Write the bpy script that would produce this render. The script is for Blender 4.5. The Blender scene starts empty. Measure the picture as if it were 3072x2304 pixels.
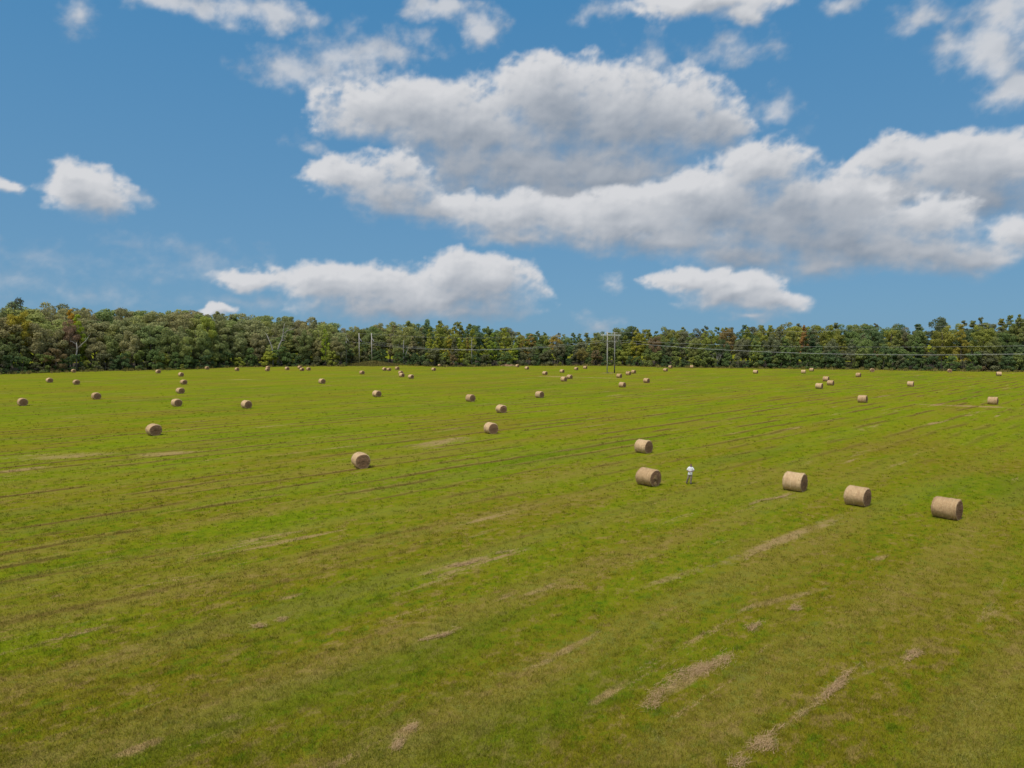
import bpy, bmesh, math, random
import numpy as np
from mathutils import Vector, Matrix

R = math.radians
S = bpy.context.scene
COL = S.collection

# ------------------------------------------------------------------ camera
cam_d = bpy.data.cameras.new("camera")
cam = bpy.data.objects.new("camera", cam_d)
COL.objects.link(cam)
cam.location = (0, 0, 12)
cam.rotation_euler = (R(90 - 3.25), 0, 0)
cam_d.sensor_width = 36
cam_d.lens = 36 * 2132 / 3072
cam_d.clip_start = 0.5
cam_d.clip_end = 12000
S.camera = cam

S.view_settings.view_transform = 'Standard'
S.view_settings.look = 'None'
S.view_settings.gamma = 1
S.view_settings.use_curve_mapping = False
EXPOSURE = 1.2
S.view_settings.exposure = EXPOSURE
S.render.engine = 'CYCLES'
S.cycles.max_bounces = 5
S.cycles.diffuse_bounces = 3
S.cycles.glossy_bounces = 2
S.cycles.transmission_bounces = 3
S.cycles.transparent_max_bounces = 4

SUN_EL, SUN_AZ = 63, -140           # azimuth measured from +Y towards +X
WORLD_STRENGTH = 0.07

# ------------------------------------------------------------------ node helper
class NT:
    def __init__(s, tree):
        s.t = tree
        s.n = tree.nodes
    def new(s, kind, **kw):
        nd = s.n.new(kind)
        for k, v in kw.items():
            setattr(nd, k, v)
        return nd
    def put(s, sock, v):
        if isinstance(v, bpy.types.NodeSocket):
            s.t.links.new(v, sock)
        elif v is not None:
            sock.default_value = v
    def math(s, op, a, b=None, c=None, clamp=False):
        nd = s.new('ShaderNodeMath', operation=op)
        nd.use_clamp = clamp
        s.put(nd.inputs[0], a)
        if b is not None: s.put(nd.inputs[1], b)
        if c is not None: s.put(nd.inputs[2], c)
        return nd.outputs[0]
    def vmath(s, op, a, b=None, out=0):
        nd = s.new('ShaderNodeVectorMath', operation=op)
        s.put(nd.inputs[0], a)
        if b is not None:
            if op == 'SCALE': s.put(nd.inputs['Scale'], b)
            else: s.put(nd.inputs[1], b)
        return nd.outputs[out]
    def sep(s, v):
        nd = s.new('ShaderNodeSeparateXYZ'); s.put(nd.inputs[0], v)
        return nd.outputs
    def comb(s, x, y, z):
        nd = s.new('ShaderNodeCombineXYZ')
        for i, q in enumerate((x, y, z)): s.put(nd.inputs[i], q)
        return nd.outputs[0]
    def noise(s, vec, scale, detail=2, rough=0.5, color=False, dist=0.0, lac=2.0):
        nd = s.new('ShaderNodeTexNoise')
        s.put(nd.inputs['Vector'], vec)
        nd.inputs['Scale'].default_value = scale
        nd.inputs['Detail'].default_value = detail
        nd.inputs['Roughness'].default_value = rough
        nd.inputs['Lacunarity'].default_value = lac
        nd.inputs['Distortion'].default_value = dist
        return nd.outputs['Color' if color else 'Fac']
    def map(s, v, a, b, c=0.0, d=1.0, smooth=False):
        nd = s.new('ShaderNodeMapRange')
        nd.interpolation_type = 'SMOOTHSTEP' if smooth else 'LINEAR'
        s.put(nd.inputs[0], v)
        for i, q in enumerate((a, b, c, d)): s.put(nd.inputs[i + 1], q)
        return nd.outputs[0]
    def mix(s, f, a, b, blend='MIX'):
        nd = s.new('ShaderNodeMix', data_type='RGBA', blend_type=blend)
        s.put(nd.inputs[0], f)
        for sock, v in ((nd.inputs[6], a), (nd.inputs[7], b)):
            if isinstance(v, tuple) and len(v) == 3: v = (*v, 1)
            s.put(sock, v)
        return nd.outputs[2]

# ------------------------------------------------------------------ world: blue sky with cumulus
w = bpy.data.worlds.new("World")
S.world = w
w.use_nodes = True
w.node_tree.nodes.clear()
T = NT(w.node_tree)
out = T.new('ShaderNodeOutputWorld')
bg = T.new('ShaderNodeBackground'); bg.inputs['Strength'].default_value = WORLD_STRENGTH
T.t.links.new(bg.outputs[0], out.inputs[0])
sky = T.new('ShaderNodeTexSky', sky_type='NISHITA')
sky.sun_disc = False
sky.sun_elevation = R(SUN_EL); sky.sun_rotation = R(SUN_AZ)
sky.air_density = 1.0; sky.dust_density = 0.4; sky.ozone_density = 2.0
tc = T.new('ShaderNodeTexCoord')
dirv = T.vmath('NORMALIZE', tc.outputs['Generated'])
dx, dy, dz = T.sep(dirv)
el = T.math('MULTIPLY', T.math('ARCSINE', dz), 180 / math.pi)
CL = 1.0 / WORLD_STRENGTH / 2 ** EXPOSURE      # display value to sky radiance at this exposure
# clear air: the Nishita sky, graded a little deeper, with thin haze low down
skyc = T.mix(1.0, sky.outputs[0], (0.54, 0.70, 0.86), blend='MULTIPLY')
skyc = T.mix(0.9, skyc, T.mix(T.map(el, 0, 25, 0, 1), (0.148 * CL, 0.315 * CL, 0.488 * CL), (0.064 * CL, 0.237 * CL, 0.462 * CL)))
# generic cloud added over the unseen rest of the dome, whitens the ambient light
gen = T.noise(dirv, 2.2, 3, 0.6)
gm = T.map(gen, 0.42, 0.6, 0.0, 0.9, smooth=True)
ahead = T.math('MULTIPLY', T.map(dy, 0.30, 0.60, 0, 1, smooth=True), T.map(dz, 0.62, 0.48, 0, 1, smooth=True))
gm = T.math('MULTIPLY', gm, T.math('SUBTRACT', 1.0, ahead))
T.put(bg.inputs['Color'], T.mix(gm, skyc, (0.60 * CL, 0.62 * CL, 0.66 * CL)))

# ------------------------------------------------------------------ sun behind thin cloud
sd = bpy.data.lights.new("sun", 'SUN')
sd.energy = 1.5
sd.angle = R(24)
sd.color = (1.0, 0.94, 0.83)
sun = bpy.data.objects.new("sun", sd)
COL.objects.link(sun)
sv = Vector((math.sin(R(SUN_AZ)) * math.cos(R(SUN_EL)), math.cos(R(SUN_AZ)) * math.cos(R(SUN_EL)), math.sin(R(SUN_EL))))
sun.rotation_euler = sv.to_track_quat('Z', 'Y').to_euler()
sun.location = (0, 0, 80)

# ------------------------------------------------------------------ object helpers
def tag(o, label=None, cat=None, group=None, kind=None):
    if label: o['label'] = label
    if cat: o['category'] = cat
    if group: o['group'] = group
    if kind: o['kind'] = kind
    return o

def empty(name, loc, rz=0, label=None, cat=None, group=None):
    o = bpy.data.objects.new(name, None)
    COL.objects.link(o)
    o.empty_display_size = 0.3
    o.location = loc
    o.rotation_euler = (0, 0, rz)
    return tag(o, label, cat, group)

def link(name, me, mat=None, parent=None):
    o = bpy.data.objects.new(name, me)
    COL.objects.link(o)
    if mat and not me.materials: me.materials.append(mat)
    if parent: o.parent = parent
    return o

def copy_tree(o, parent=None):
    c = o.copy()
    COL.objects.link(c)
    if parent: c.parent = parent
    for ch in list(o.children):
        copy_tree(ch, c)
    return c

def mesh_np(name, V, Q, smooth=False, attr=None, idx=None):
    """mesh from vertex array and quad (or tri) index array, with an optional face attribute 'tint'"""
    me = bpy.data.meshes.new(name)
    k = Q.shape[1]
    me.vertices.add(len(V)); me.vertices.foreach_set('co', np.ascontiguousarray(V, dtype=np.float32).ravel())
    me.loops.add(Q.size); me.loops.foreach_set('vertex_index', np.ascontiguousarray(Q, dtype=np.int32).ravel())
    me.polygons.add(len(Q))
    me.polygons.foreach_set('loop_start', np.arange(0, Q.size, k, dtype=np.int32))
    if smooth: me.polygons.foreach_set('use_smooth', np.ones(len(Q), dtype=bool))
    if attr is not None:
        a = me.attributes.new('tint', 'FLOAT', 'FACE')
        a.data.foreach_set('value', np.ascontiguousarray(attr, dtype=np.float32))
    if idx is not None:
        me.polygons.foreach_set('material_index', np.ascontiguousarray(idx, dtype=np.int32))
    me.update(calc_edges=True)
    return me

def tube_mesh(name, paths, seg=7):
    """paths: list of (points, radii); capped tapered tubes in one mesh"""
    V, F = [], []
    for pts, rad in paths:
        pts = [Vector(p) for p in pts]
        base = len(V)
        n = len(pts)
        ref = Vector((0.31, 0.74, 0.6))
        for i, p in enumerate(pts):
            t = (pts[min(i + 1, n - 1)] - pts[max(i - 1, 0)]).normalized()
            a = t.cross(ref)
            if a.length < 0.05: a = t.cross(Vector((1, 0, 0)))
            a.normalize(); b = t.cross(a)
            for j in range(seg):
                q = 2 * math.pi * j / seg
                V.append(p + (a * math.cos(q) + b * math.sin(q)) * rad[i])
        for i in range(n - 1):
            for j in range(seg):
                j2 = (j + 1) % seg
                F.append((base + i * seg + j, base + i * seg + j2, base + (i + 1) * seg + j2, base + (i + 1) * seg + j))
        F.append(tuple(base + j for j in range(seg))[::-1])
        F.append(tuple(base + (n - 1) * seg + j for j in range(seg)))
    me = bpy.data.meshes.new(name)
    me.from_pydata([tuple(v) for v in V], [], F)
    for pl in me.polygons: pl.use_smooth = len(pl.vertices) == 4
    me.update()
    return me

def mat_new(name):
    m = bpy.data.materials.new(name)
    m.use_nodes = True
    m.node_tree.nodes.clear()
    t = NT(m.node_tree)
    o = t.new('ShaderNodeOutputMaterial')
    return m, t, o

def principled(t, o, color, rough=0.8, spec=0.2, normal=None):
    b = t.new('ShaderNodeBsdfPrincipled')
    if isinstance(color, tuple): color = (*color[:3], 1)
    t.put(b.inputs['Base Color'], color)
    t.put(b.inputs['Roughness'], rough)
    b.inputs['Specular IOR Level'].default_value = spec
    if normal is not None: t.put(b.inputs['Normal'], normal)
    t.t.links.new(b.outputs[0], o.inputs[0])
    return b

def bump(t, height, strength, dist):
    b = t.new('ShaderNodeBump')
    b.inputs['Strength'].default_value = strength
    b.inputs['Distance'].default_value = dist
    t.put(b.inputs['Height'], height)
    return b.outputs[0]

def simple_mat(name, c1, c2, scale=8, rough=0.8, spec=0.2):
    m, t, o = mat_new(name)
    tc = t.new('ShaderNodeTexCoord')
    n = t.noise(tc.outputs['Object'], scale, 4, 0.6)
    principled(t, o, t.mix(t.map(n, 0.35, 0.65), c1, c2), rough, spec)
    return m

# ------------------------------------------------------------------ clouds: a far shell carrying cover and self-shading
PUFFS = [(-11.41,17.43,4.21,2.08,1.0),(-7.5,17.29,5.02,2.43,1.0),(-3.15,16.59,6.18,3.13,1.0),(3.07,17.9,5.45,3.4,1.0),(3.43,20.12,2.54,1.57,0.8),(8.15,16.94,6.43,3.41,1.0),(12.4,16.89,4.88,2.89,1.0),(15.51,15.72,3.06,1.35,0.9),(1.62,13.75,8.38,2.73,1.0),(7.1,12.97,8.27,2.56,1.0),(-3.16,13.56,5.12,2.56,0.9),(-12.52,12.6,3.33,1.62,0.8),(-9.7,11.52,3.93,1.99,0.8),(-14.6,12.73,2.07,0.87,0.6),(-8.96,13.93,1.97,1.21,0.6),(-15.94,14.55,1.53,0.81,0.45),(-5.73,10.58,5.46,1.47,0.8),(0.89,9.93,6.97,1.84,0.9),(8.93,9.46,8.23,2.63,1.0),(15.94,10.24,7.13,3.22,1.0),(19.23,13.01,3.11,2.21,0.9),(20.94,8.95,6.74,2.99,1.0),(24.12,7.45,5.54,2.56,1.0),(12.51,7.96,5.62,1.47,0.8),(17.69,6.74,5.36,1.38,0.7),(27.83,13.13,2.87,1.46,0.9),(31.47,11.5,4.81,2.38,1.0),(34.56,11.4,3.24,2.3,1.0),(33.1,9.53,4.14,1.93,1.0),(27.05,9.81,4.38,2.46,0.9),(26.55,6.65,5.03,1.81,0.9),(23.85,5.64,4.02,1.2,0.7),(32.44,5.82,3.43,1.23,0.8),(34.94,7.28,2.23,1.48,0.7),(29.66,8.34,3.34,1.87,0.8),(33.05,18.72,3.33,2.02,0.8),(34.89,16.08,2.7,1.77,0.75),(29.13,21.22,1.8,0.86,0.5),(34.48,20.51,2.71,1.54,0.7),(14.69,24.27,6.76,1.14,0.9),(17.72,23.09,2.14,0.91,0.7),(6.65,24.26,1.97,0.93,0.55),(24.63,22.88,1.44,0.66,0.6),(-22.56,23.15,5.87,1.16,0.8),(-17.78,23.17,2.8,1.14,0.8),(-26.16,22.89,2.63,0.49,0.7),(-31.2,21.21,1.2,1.32,0.45),(-5.64,24.51,3.59,1.22,0.8),(-2.4,23.29,1.81,1.37,0.7),(-16.52,19.69,3.68,1.27,0.55),(-17.84,20.37,1.65,1.01,0.5),(-12.41,21.04,3.82,1.67,0.55),(-9.24,21.76,3.37,1.33,0.5),(-14.5,19.41,2.39,0.8,0.45),(10.59,21.07,1.76,1.52,0.45),(16.76,21.16,3.0,1.07,0.38),(20.14,16.27,1.94,1.24,0.4),(-30.62,10.24,2.86,1.88,0.9),(-31.26,11.28,1.75,1.26,0.8),(-29.53,9.9,1.67,1.11,0.8),(-35.19,10.11,0.88,0.63,0.6),(-27.68,10.22,0.87,0.63,0.4),(-19.95,4.66,3.27,0.89,0.7),(-14.72,4.66,4.85,1.56,0.9),(-11.21,4.36,4.99,1.94,1.0),(-4.66,5.53,3.31,2.11,1.0),(-1.52,4.81,4.07,2.27,1.0),(-5.4,3.7,7.32,1.61,1.0),(-10.51,2.93,6.09,1.23,0.7),(-3.93,2.6,5.53,0.88,0.6),(13.96,4.67,3.14,1.14,0.9),(17.07,4.04,4.4,1.82,1.0),(19.59,3.05,2.97,1.11,0.9),(16.37,4.97,2.22,0.98,0.9),(-22.57,2.75,1.43,0.48,0.9),(7.89,4.84,1.46,0.62,0.4),(-0.22,8.33,1.26,0.64,0.45),(18.45,1.67,2.01,0.42,0.5),(-33.79,5.58,2.56,0.91,0.3),(-29.83,4.24,1.67,0.57,0.25),(-22.33,6.38,2.85,0.87,0.28),(-25.14,5.42,3.64,0.92,0.25),(6.81,1.74,2.2,0.59,0.4)]
Pf = PUFFS
LAYERS = [      # back to front: (sheerness, lumps)
 (0.42, Pf[78:82] + [(-31, 3.2, 4.5, 0.9, 0.4), (-27, 6.9, 4.0, 0.8, 0.35), (-20, 3.0, 5, 0.8, 0.35), (-34.5, 4.0, 2.6, 0.9, 0.4)]),
 (0.18, [(a_, e_, ra_ * 1.1, re_ * 1.15, min(w_ * 1.25, 0.75)) for a_, e_, ra_, re_, w_ in Pf[49:57]] + [Pf[15], Pf[41], Pf[42], Pf[46], Pf[37], Pf[75], Pf[76], Pf[82], Pf[61]]),
 (0.0, Pf[39:41]), (0.12, Pf[43:46] + [Pf[47], Pf[48]]),
 (0.08, Pf[35:39]),
 (0.0, [(a_, e_, ra_ * 1.03, re_ * 1.1, w_) for a_, e_, ra_, re_, w_ in Pf[0:11]] + [(4.5, 11.6, 7.5, 2.2, 1.0)]),
 (0.0, Pf[25:30]),
 (0.0, Pf[11:15] + Pf[16:19] + [Pf[23], (0.5, 8.6, 5, 1.0, 0.7)]),
 (0.0, Pf[19:23] + Pf[24:25] + Pf[30:35] + [(23.6, 10.4, 4.6, 2.1, 0.95), (13.6, 11.2, 4.6, 1.7, 0.9), (29.5, 6.0, 5.0, 1.5, 0.9)]),
 (0.0, Pf[57:61]),
 (0.0, Pf[62:70] + [Pf[74]]),
 (0.0, Pf[70:74] + [Pf[77]]),
]
def cloud_fields(LAYERS, AZ, EL):
    """cover (0..1) and self-shading (0 sunlit, 1 deep shade) of layered cumulus on an azimuth/elevation grid"""
    st = AZ[0, 1] - AZ[0, 0]
    def perlin(x, y, seed):
        r = np.random.default_rng(seed)
        n = 512
        a = r.uniform(0, 2 * np.pi, (n, n)); gx, gy = np.cos(a), np.sin(a)
        xi = np.floor(x).astype(int); yi = np.floor(y).astype(int)
        xf, yf = x - xi, y - yi
        u = xf ** 3 * (xf * (xf * 6 - 15) + 10); v = yf ** 3 * (yf * (yf * 6 - 15) + 10)
        def g(i, j):
            p, q = (xi + i) % n, (yi + j) % n
            return gx[p, q] * (xf - i) + gy[p, q] * (yf - j)
        return ((g(0, 0) * (1 - u) + g(1, 0) * u) * (1 - v) + (g(0, 1) * (1 - u) + g(1, 1) * u) * v) * 1.5
    def fbm(x, y, f, octs, rough, seed, billow=False):
        t = 0; a = 1; s = 0
        for k in range(octs):
            q = perlin(x * f + k * 17.3, y * f + k * 9.1, seed + k)
            if billow: q = np.abs(q) * 2 - 0.45
            t = t + a * q; s += a; a *= rough; f *= 2.03
        return t / s
    def shift(A, da, de):
        i = int(round(de / st)); j = int(round(da / st))
        B = np.roll(np.roll(A, -i, 0), -j, 1)
        if i > 0: B[-i:] = 0
        return B
    NX = AZ.shape[1]
    xw = AZ[0, 0] + st * np.arange(NX + 1600)
    AW, EW = np.meshgrid(xw, EL[:, 0] * 1.35)
    wx0 = fbm(AW, EW, 0.20, 7, 0.55, 3); wy0 = fbm(AW, EW, 0.20, 7, 0.55, 40)
    bil0 = fbm(AW, EW, 0.28, 7, 0.52, 70, True); fr0 = fbm(AW, EW, 0.5, 7, 0.60, 90)
    soft = fbm(AW, EW, 0.35, 3, 0.5, 120)
    C = np.zeros_like(AZ); S = np.zeros_like(AZ)
    for n, (sheer, puffs) in enumerate(LAYERS):
        o = slice(n * 130, n * 130 + NX)
        wx = wx0[:, o] * 2.1; wy = wy0[:, o] * 1.25
        bil, fr, sf = bil0[:, o], fr0[:, o], soft[:, o]
        acc = np.zeros_like(AZ)
        for a, e, ra, re, w in puffs:
            dx = (AZ + wx - a) / ra; dy = (EL + wy - e) / re
            acc += np.exp(7.0 * (w - w * np.sqrt(dx * dx + dy * dy)))
        F = np.log(acc + 1e-9) / 7.0
        Fn = F - 0.26 * bil + 0.22 * fr
        if sheer > 0:      # thin torn cloud: soft and see-through
            al = np.clip((Fn + 0.12 + 0.25 * fr) / (0.75 + sheer * 0.4), 0, 1); al = al * al * (3 - 2 * al) * (1 - sheer)
            sh = np.clip(0.34 + 0.5 * sf - 0.4 * (al - 0.3), 0.1, 0.7)
        else:
            thick = np.clip(F + 0.10 - 0.22 * bil + 0.05 * fr, 0, 1.0) ** 0.7
            od = 0
            for q, wt in ((0.3, .35), (0.7, .45), (1.3, .6), (2.1, .75), (3.1, .8), (4.3, .7)):
                od = od + wt * shift(thick, -0.40 * q, q)
            sh = 1 - np.exp(-0.52 * np.clip(od - 0.10, 0, 9) ** 1.25)
            rel = (shift(Fn, -0.25, 0.35) - Fn) * 0.75
            sh = np.clip(sh * 0.92 + np.clip(rel, -0.2, 0.2) * (1 - 0.5 * sh) + 0.22 * sf + 0.05, 0, 1)
            wid = 0.36 + 0.70 * sh
            al = np.clip((Fn + 0.135) / wid, 0, 1); al = al * al * (3 - 2 * al)
        S = S * (1 - al) + sh * al
        C = C * (1 - al) + al
    S = S / np.maximum(C, 1e-3)
    return C, np.clip(S, 0, 1)

def build_sky():
    az = np.arange(-56, 56.01, 0.1); el = np.arange(-0.6, 32.01, 0.1)
    AZ, EL = np.meshgrid(az, el)
    cover, shade = cloud_fields(LAYERS, AZ, EL)
    edge = np.clip((56 - np.abs(AZ)) / 8, 0, 1) * np.clip((32 - EL) / 5, 0, 1)
    cover = cover * edge
    Rr = 8000.0
    a, e = np.radians(AZ), np.radians(EL)
    V = np.stack([Rr * np.cos(e) * np.sin(a), Rr * np.cos(e) * np.cos(a), Rr * np.sin(e) + 12], -1).reshape(-1, 3)
    h, w_ = AZ.shape
    I = np.arange(h * w_).reshape(h, w_)
    Q = np.stack([I[:-1, :-1], I[1:, :-1], I[1:, 1:], I[:-1, 1:]], -1).reshape(-1, 4)
    m_ = np.maximum(np.maximum(cover[:-1, :-1], cover[1:, :-1]), np.maximum(cover[1:, 1:], cover[:-1, 1:])).reshape(-1)
    me = mesh_np("sky", V, Q, smooth=True)
    for nm, arr in (("cover", cover), ("shade", shade)):
        at_ = me.attributes.new(nm, 'FLOAT', 'POINT')
        at_.data.foreach_set('value', np.ascontiguousarray(arr, dtype=np.float32).ravel())
    m, t, o = mat_new("cloud")
    m.cycles.emission_sampling = 'NONE'
    c_ = t.new('ShaderNodeAttribute'); c_.attribute_name = 'cover'
    s_ = t.new('ShaderNodeAttribute'); s_.attribute_name = 'shade'
    em = t.new('ShaderNodeEmission'); tp = t.new('ShaderNodeBsdfTransparent'); mx = t.new('ShaderNodeMixShader')
    t.put(em.inputs['Color'], t.mix(s_.outputs['Fac'], (0.665, 0.675, 0.70), (0.25, 0.30, 0.37)))
    em.inputs['Strength'].default_value = 1 / 2 ** EXPOSURE
    t.put(mx.inputs[0], c_.outputs['Fac'])
    t.t.links.new(tp.outputs[0], mx.inputs[1]); t.t.links.new(em.outputs[0], mx.inputs[2])
    t.t.links.new(mx.outputs[0], o.inputs[0])
    tag(link("sky", me, m), kind='structure', label="blue sky with broken white cumulus clouds", cat="sky")
build_sky()

# ------------------------------------------------------------------ the field
SCRAPES = [(17.4,43.7,43,10.96,0.8),(8,35.7,38,5.04,0.55),(13.3,33.1,29,3.68,0.4),(14.7,26.4,32,4.51,0.22),(10,23,43,5.7,0.28),(6.2,24.8,45,2.85,0.4),(1.4,34.1,46,2.23,0.35),(1.9,27,49,3.43,0.3),(20.7,39.3,40,1.34,0.3),(3.4,23.9,50,1.44,0.25),(-3.2,37.8,42,3.25,0.5),(-9.5,30.8,47,2.09,0.4),(-2.7,28.9,50,1.24,0.25),(-3.3,21.3,55,0.84,0.35),(-21.6,33.3,45,0.5,0.25),(-9,22.2,37,0.54,0.3),(-1.9,44.4,50,2.68,0.5),(-10.6,43.7,40,0.9,0.4),(-10.6,33,45,0.88,0.35),(-0.3,33.2,50,1.31,0.35),(-11.2,20.4,48,0.93,0.35),(-48.8,75.5,20,6.5,3.2),(-37.9,77.1,33,4,2),(-8.2,85.8,60,7.4,3),(16.5,259.1,-31,10.5,6),(87.5,136.7,-29,11,2.5),(-90.7,237.3,0,6.2,3),(216.5,319.8,-30,17,4),(-46.7,67.1,48,3,1.5),(30,250,-25,14,3)]   # x, y, heading, half length, half width
def field_group():
    """colour and relief of the mown field at a world position: swaths run along (1,1)"""
    g = bpy.data.node_groups.new("field_colour", 'ShaderNodeTree')
    g.interface.new_socket("Position", in_out='INPUT', socket_type='NodeSocketVector')
    g.interface.new_socket("Color", in_out='OUTPUT', socket_type='NodeSocketColor')
    g.interface.new_socket("Height", in_out='OUTPUT', socket_type='NodeSocketFloat')
    g.interface.new_socket("Straw", in_out='OUTPUT', socket_type='NodeSocketFloat')
    t = NT(g)
    gi = t.new('NodeGroupInput'); go = t.new('NodeGroupOutput')
    x, y, z = t.sep(gi.outputs[0])
    u = t.math('MULTIPLY', t.math('ADD', x, y), 0.7071)
    v = t.math('MULTIPLY', t.math('SUBTRACT', x, y), 0.7071)
    P = t.comb(x, y, 0.0)
    uv = t.comb(u, v, 0.0)
    big = t.noise(t.comb(t.math('MULTIPLY', u, 0.45), v, 3.0), 0.035, 4, 0.55)
    mid = t.noise(t.comb(t.math('MULTIPLY', u, 0.30), v, 7.0), 0.16, 5, 0.62)
    tuft = t.noise(P, 1.3, 4, 0.65)
    fine = t.noise(P, 6.0, 4, 0.7)
    blade = t.noise(P, 24.0, 2, 0.6)
    dist = t.vmath('LENGTH', P, out=1)
    near = t.map(dist, 22, 105, 1.0, 0.0)
    # growth: fresh regrowth, dry stubble, dull clover
    lime = (0.184, 0.226, 0.0078); green = (0.092, 0.182, 0.0055); dark = (0.060, 0.118, 0.008)
    olive = (0.192, 0.166, 0.012); dry = (0.285, 0.205, 0.062); brown = (0.108, 0.072, 0.020)
    c = t.mix(t.map(mid, 0.38, 0.62), lime, (0.204, 0.212, 0.0090))
    s1 = t.math('ADD', t.math('MULTIPLY', near, 0.36), t.math('MULTIPLY', t.math('SUBTRACT', mid, 0.5), 1.3))
    s1 = t.math('ADD', s1, t.math('MULTIPLY', t.math('SUBTRACT', big, 0.5), 1.5))
    c = t.mix(t.map(s1, 0.02, 0.48, 0, 0.9), c, olive)
    c = t.mix(t.map(t.math('ADD', big, t.math('MULTIPLY', t.math('SUBTRACT', tuft, 0.5), 0.4)), 0.48, 0.30, 0, 0.5), c, green)
    clump = t.noise(t.comb(t.math('MULTIPLY', u, 0.7), v, 2.0), 1.7, 5, 0.68)
    cf = t.math('ADD', clump, t.math('MULTIPLY', t.math('SUBTRACT', fine, 0.5), 0.35))
    cf = t.math('ADD', cf, t.math('MULTIPLY', t.math('SUBTRACT', mid, 0.5), -0.35))
    c = t.mix(t.map(cf, 0.52, 0.62, 0, t.map(near, 0, 1, 0.55, 0.75), smooth=True), c, (0.130, 0.188, 0.0070))
    c = t.mix(t.map(cf, 0.62, 0.72, 0, 0.75, smooth=True), c, dark)
    c = t.mix(t.map(cf, 0.47, 0.36, 0, t.map(near, 0, 1, 0.30, 0.85), smooth=True), c, dry)
    c = t.mix(t.map(t.math('ADD', fine, t.math('MULTIPLY', tuft, 0.5)), 0.68, 0.56, 0, t.map(near, 0, 1, 0.10, 0.45)), c, (0.16, 0.115, 0.032))
    drift = t.noise(t.comb(t.math('MULTIPLY', u, 0.22), v, 13.0), 0.11, 5, 0.65)
    c = t.mix(t.map(drift, 0.52, 0.66, 0, 0.55, smooth=True), c, (0.118, 0.168, 0.010))
    c = t.mix(t.map(drift, 0.45, 0.34, 0, 0.50, smooth=True), c, (0.215, 0.185, 0.026))
    # swath lines: raked windrow traces about three metres apart
    wob = t.math('MULTIPLY', t.math('SUBTRACT', t.noise(uv, 0.05, 3, 0.6), 0.5), 5.0)
    ph = t.math('ADD', t.math('MULTIPLY', v, 2 * math.pi / 3.1), wob)
    ph = t.math('ADD', ph, t.math('MULTIPLY', t.math('SUBTRACT', tuft, 0.5), 1.5))
    brk = t.noise(t.comb(t.math('MULTIPLY', u, 0.19), v, 1.0), 0.42, 4, 0.65)
    where = t.math('MULTIPLY', t.map(brk, 0.46, 0.57, smooth=True), t.map(t.math('SUBTRACT', dist, x), 33, 75, 0.12, 1.0))
    lines = t.math('MULTIPLY', t.map(t.math('SINE', ph), t.map(dist, 40, 160, 0.70, 0.35), t.map(dist, 40, 160, 0.97, 0.85), smooth=True), where)
    crest = t.math('MULTIPLY', t.map(t.math('SINE', t.math('ADD', ph, 1.0)), 0.60, 0.95, smooth=True), where)
    swn = t.math('ADD', t.math('SINE', t.math('MULTIPLY', ph, 0.5)), t.math('MULTIPLY', t.math('SUBTRACT', clump, 0.5), 3.0))
    swath = t.map(swn, 0.0, 1.4, 0.0, 0.55, smooth=True)
    c = t.mix(t.math('MULTIPLY', swath, t.map(near, 0, 1, 0.15, 0.9)), c, t.mix(t.map(fine, 0.35, 0.65), (0.20, 0.165, 0.020), (0.33, 0.245, 0.085)))
    c = t.mix(t.math('MULTIPLY', crest, 0.55), c, (0.275, 0.205, 0.055))  # tan remnants, lightened as a painted highlight on one side of each trace
    c = t.mix(t.math('MULTIPLY', lines, 0.85), c, t.mix(t.map(fine, 0.4, 0.6), brown, (0.165, 0.108, 0.032)))
    # pale straw left lying: streaks along the swaths and a few bald patches
    stn = t.noise(t.comb(t.math('MULTIPLY', u, 0.13), v, 5.0), 0.55, 6, 0.68)
    straw = t.map(t.math('ADD', stn, t.math('MULTIPLY', t.math('SUBTRACT', fine, 0.5), 0.35)), 0.615, 0.70, 0, 0.8, smooth=True)
    bald = t.map(t.math('ADD', t.noise(t.comb(t.math('MULTIPLY', x, 0.28), y, 9.0), 0.045, 5, 0.66), t.math('MULTIPLY', t.math('SUBTRACT', tuft, 0.5), 0.16)), 0.70, 0.78, 0, 0.6, smooth=True)
    straw = t.math('MAXIMUM', straw, bald)
    # the longer scrapes and bleached patches, each where it lies
    acc = None
    for cx, cy, ang, ra, rb in SCRAPES:
        ca, sa = math.cos(R(ang)), math.sin(R(ang))
        q = t.vmath('SUBTRACT', P, (cx, cy, 0))
        qa = t.vmath('DOT_PRODUCT', q, (ca / ra, sa / ra, 0), out=1)
        qb = t.vmath('DOT_PRODUCT', q, (-sa / rb, ca / rb, 0), out=1)
        l2 = t.math('MULTIPLY_ADD', qa, qa, t.math('MULTIPLY', qb, qb))
        acc = l2 if acc is None else t.math('MINIMUM', acc, l2)
    ragged = t.math('ADD', t.math('MULTIPLY', t.math('SUBTRACT', stn, 0.5), 3.2), t.math('MULTIPLY', t.math('SUBTRACT', clump, 0.5), 3.0))
    scr = t.map(t.math('ADD', t.math('SUBTRACT', 0.75, acc), ragged), 0.0, 1.1, 0, 0.85, smooth=True)
    scr = t.math('MULTIPLY', scr, t.map(acc, 1.0, 3.0, 1.0, 0.0))
    straw = t.math('MAXIMUM', straw, scr)
    c = t.mix(straw, c, t.mix(t.map(blade, 0.35, 0.65), (0.285, 0.190, 0.080), (0.43, 0.295, 0.140)))
    c = t.mix(1.0, c, t.mix(t.map(blade, 0.3, 0.7), (0.74, 0.74, 0.74), (1.26, 1.26, 1.26)), blend='MULTIPLY')
    h = t.math('ADD', t.math('MULTIPLY', fine, 0.5), t.math('ADD', t.math('MULTIPLY', tuft, 0.8), t.math('MULTIPLY', blade, 0.22)))
    h = t.math('ADD', h, t.math('MULTIPLY', crest, 0.6))
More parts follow.
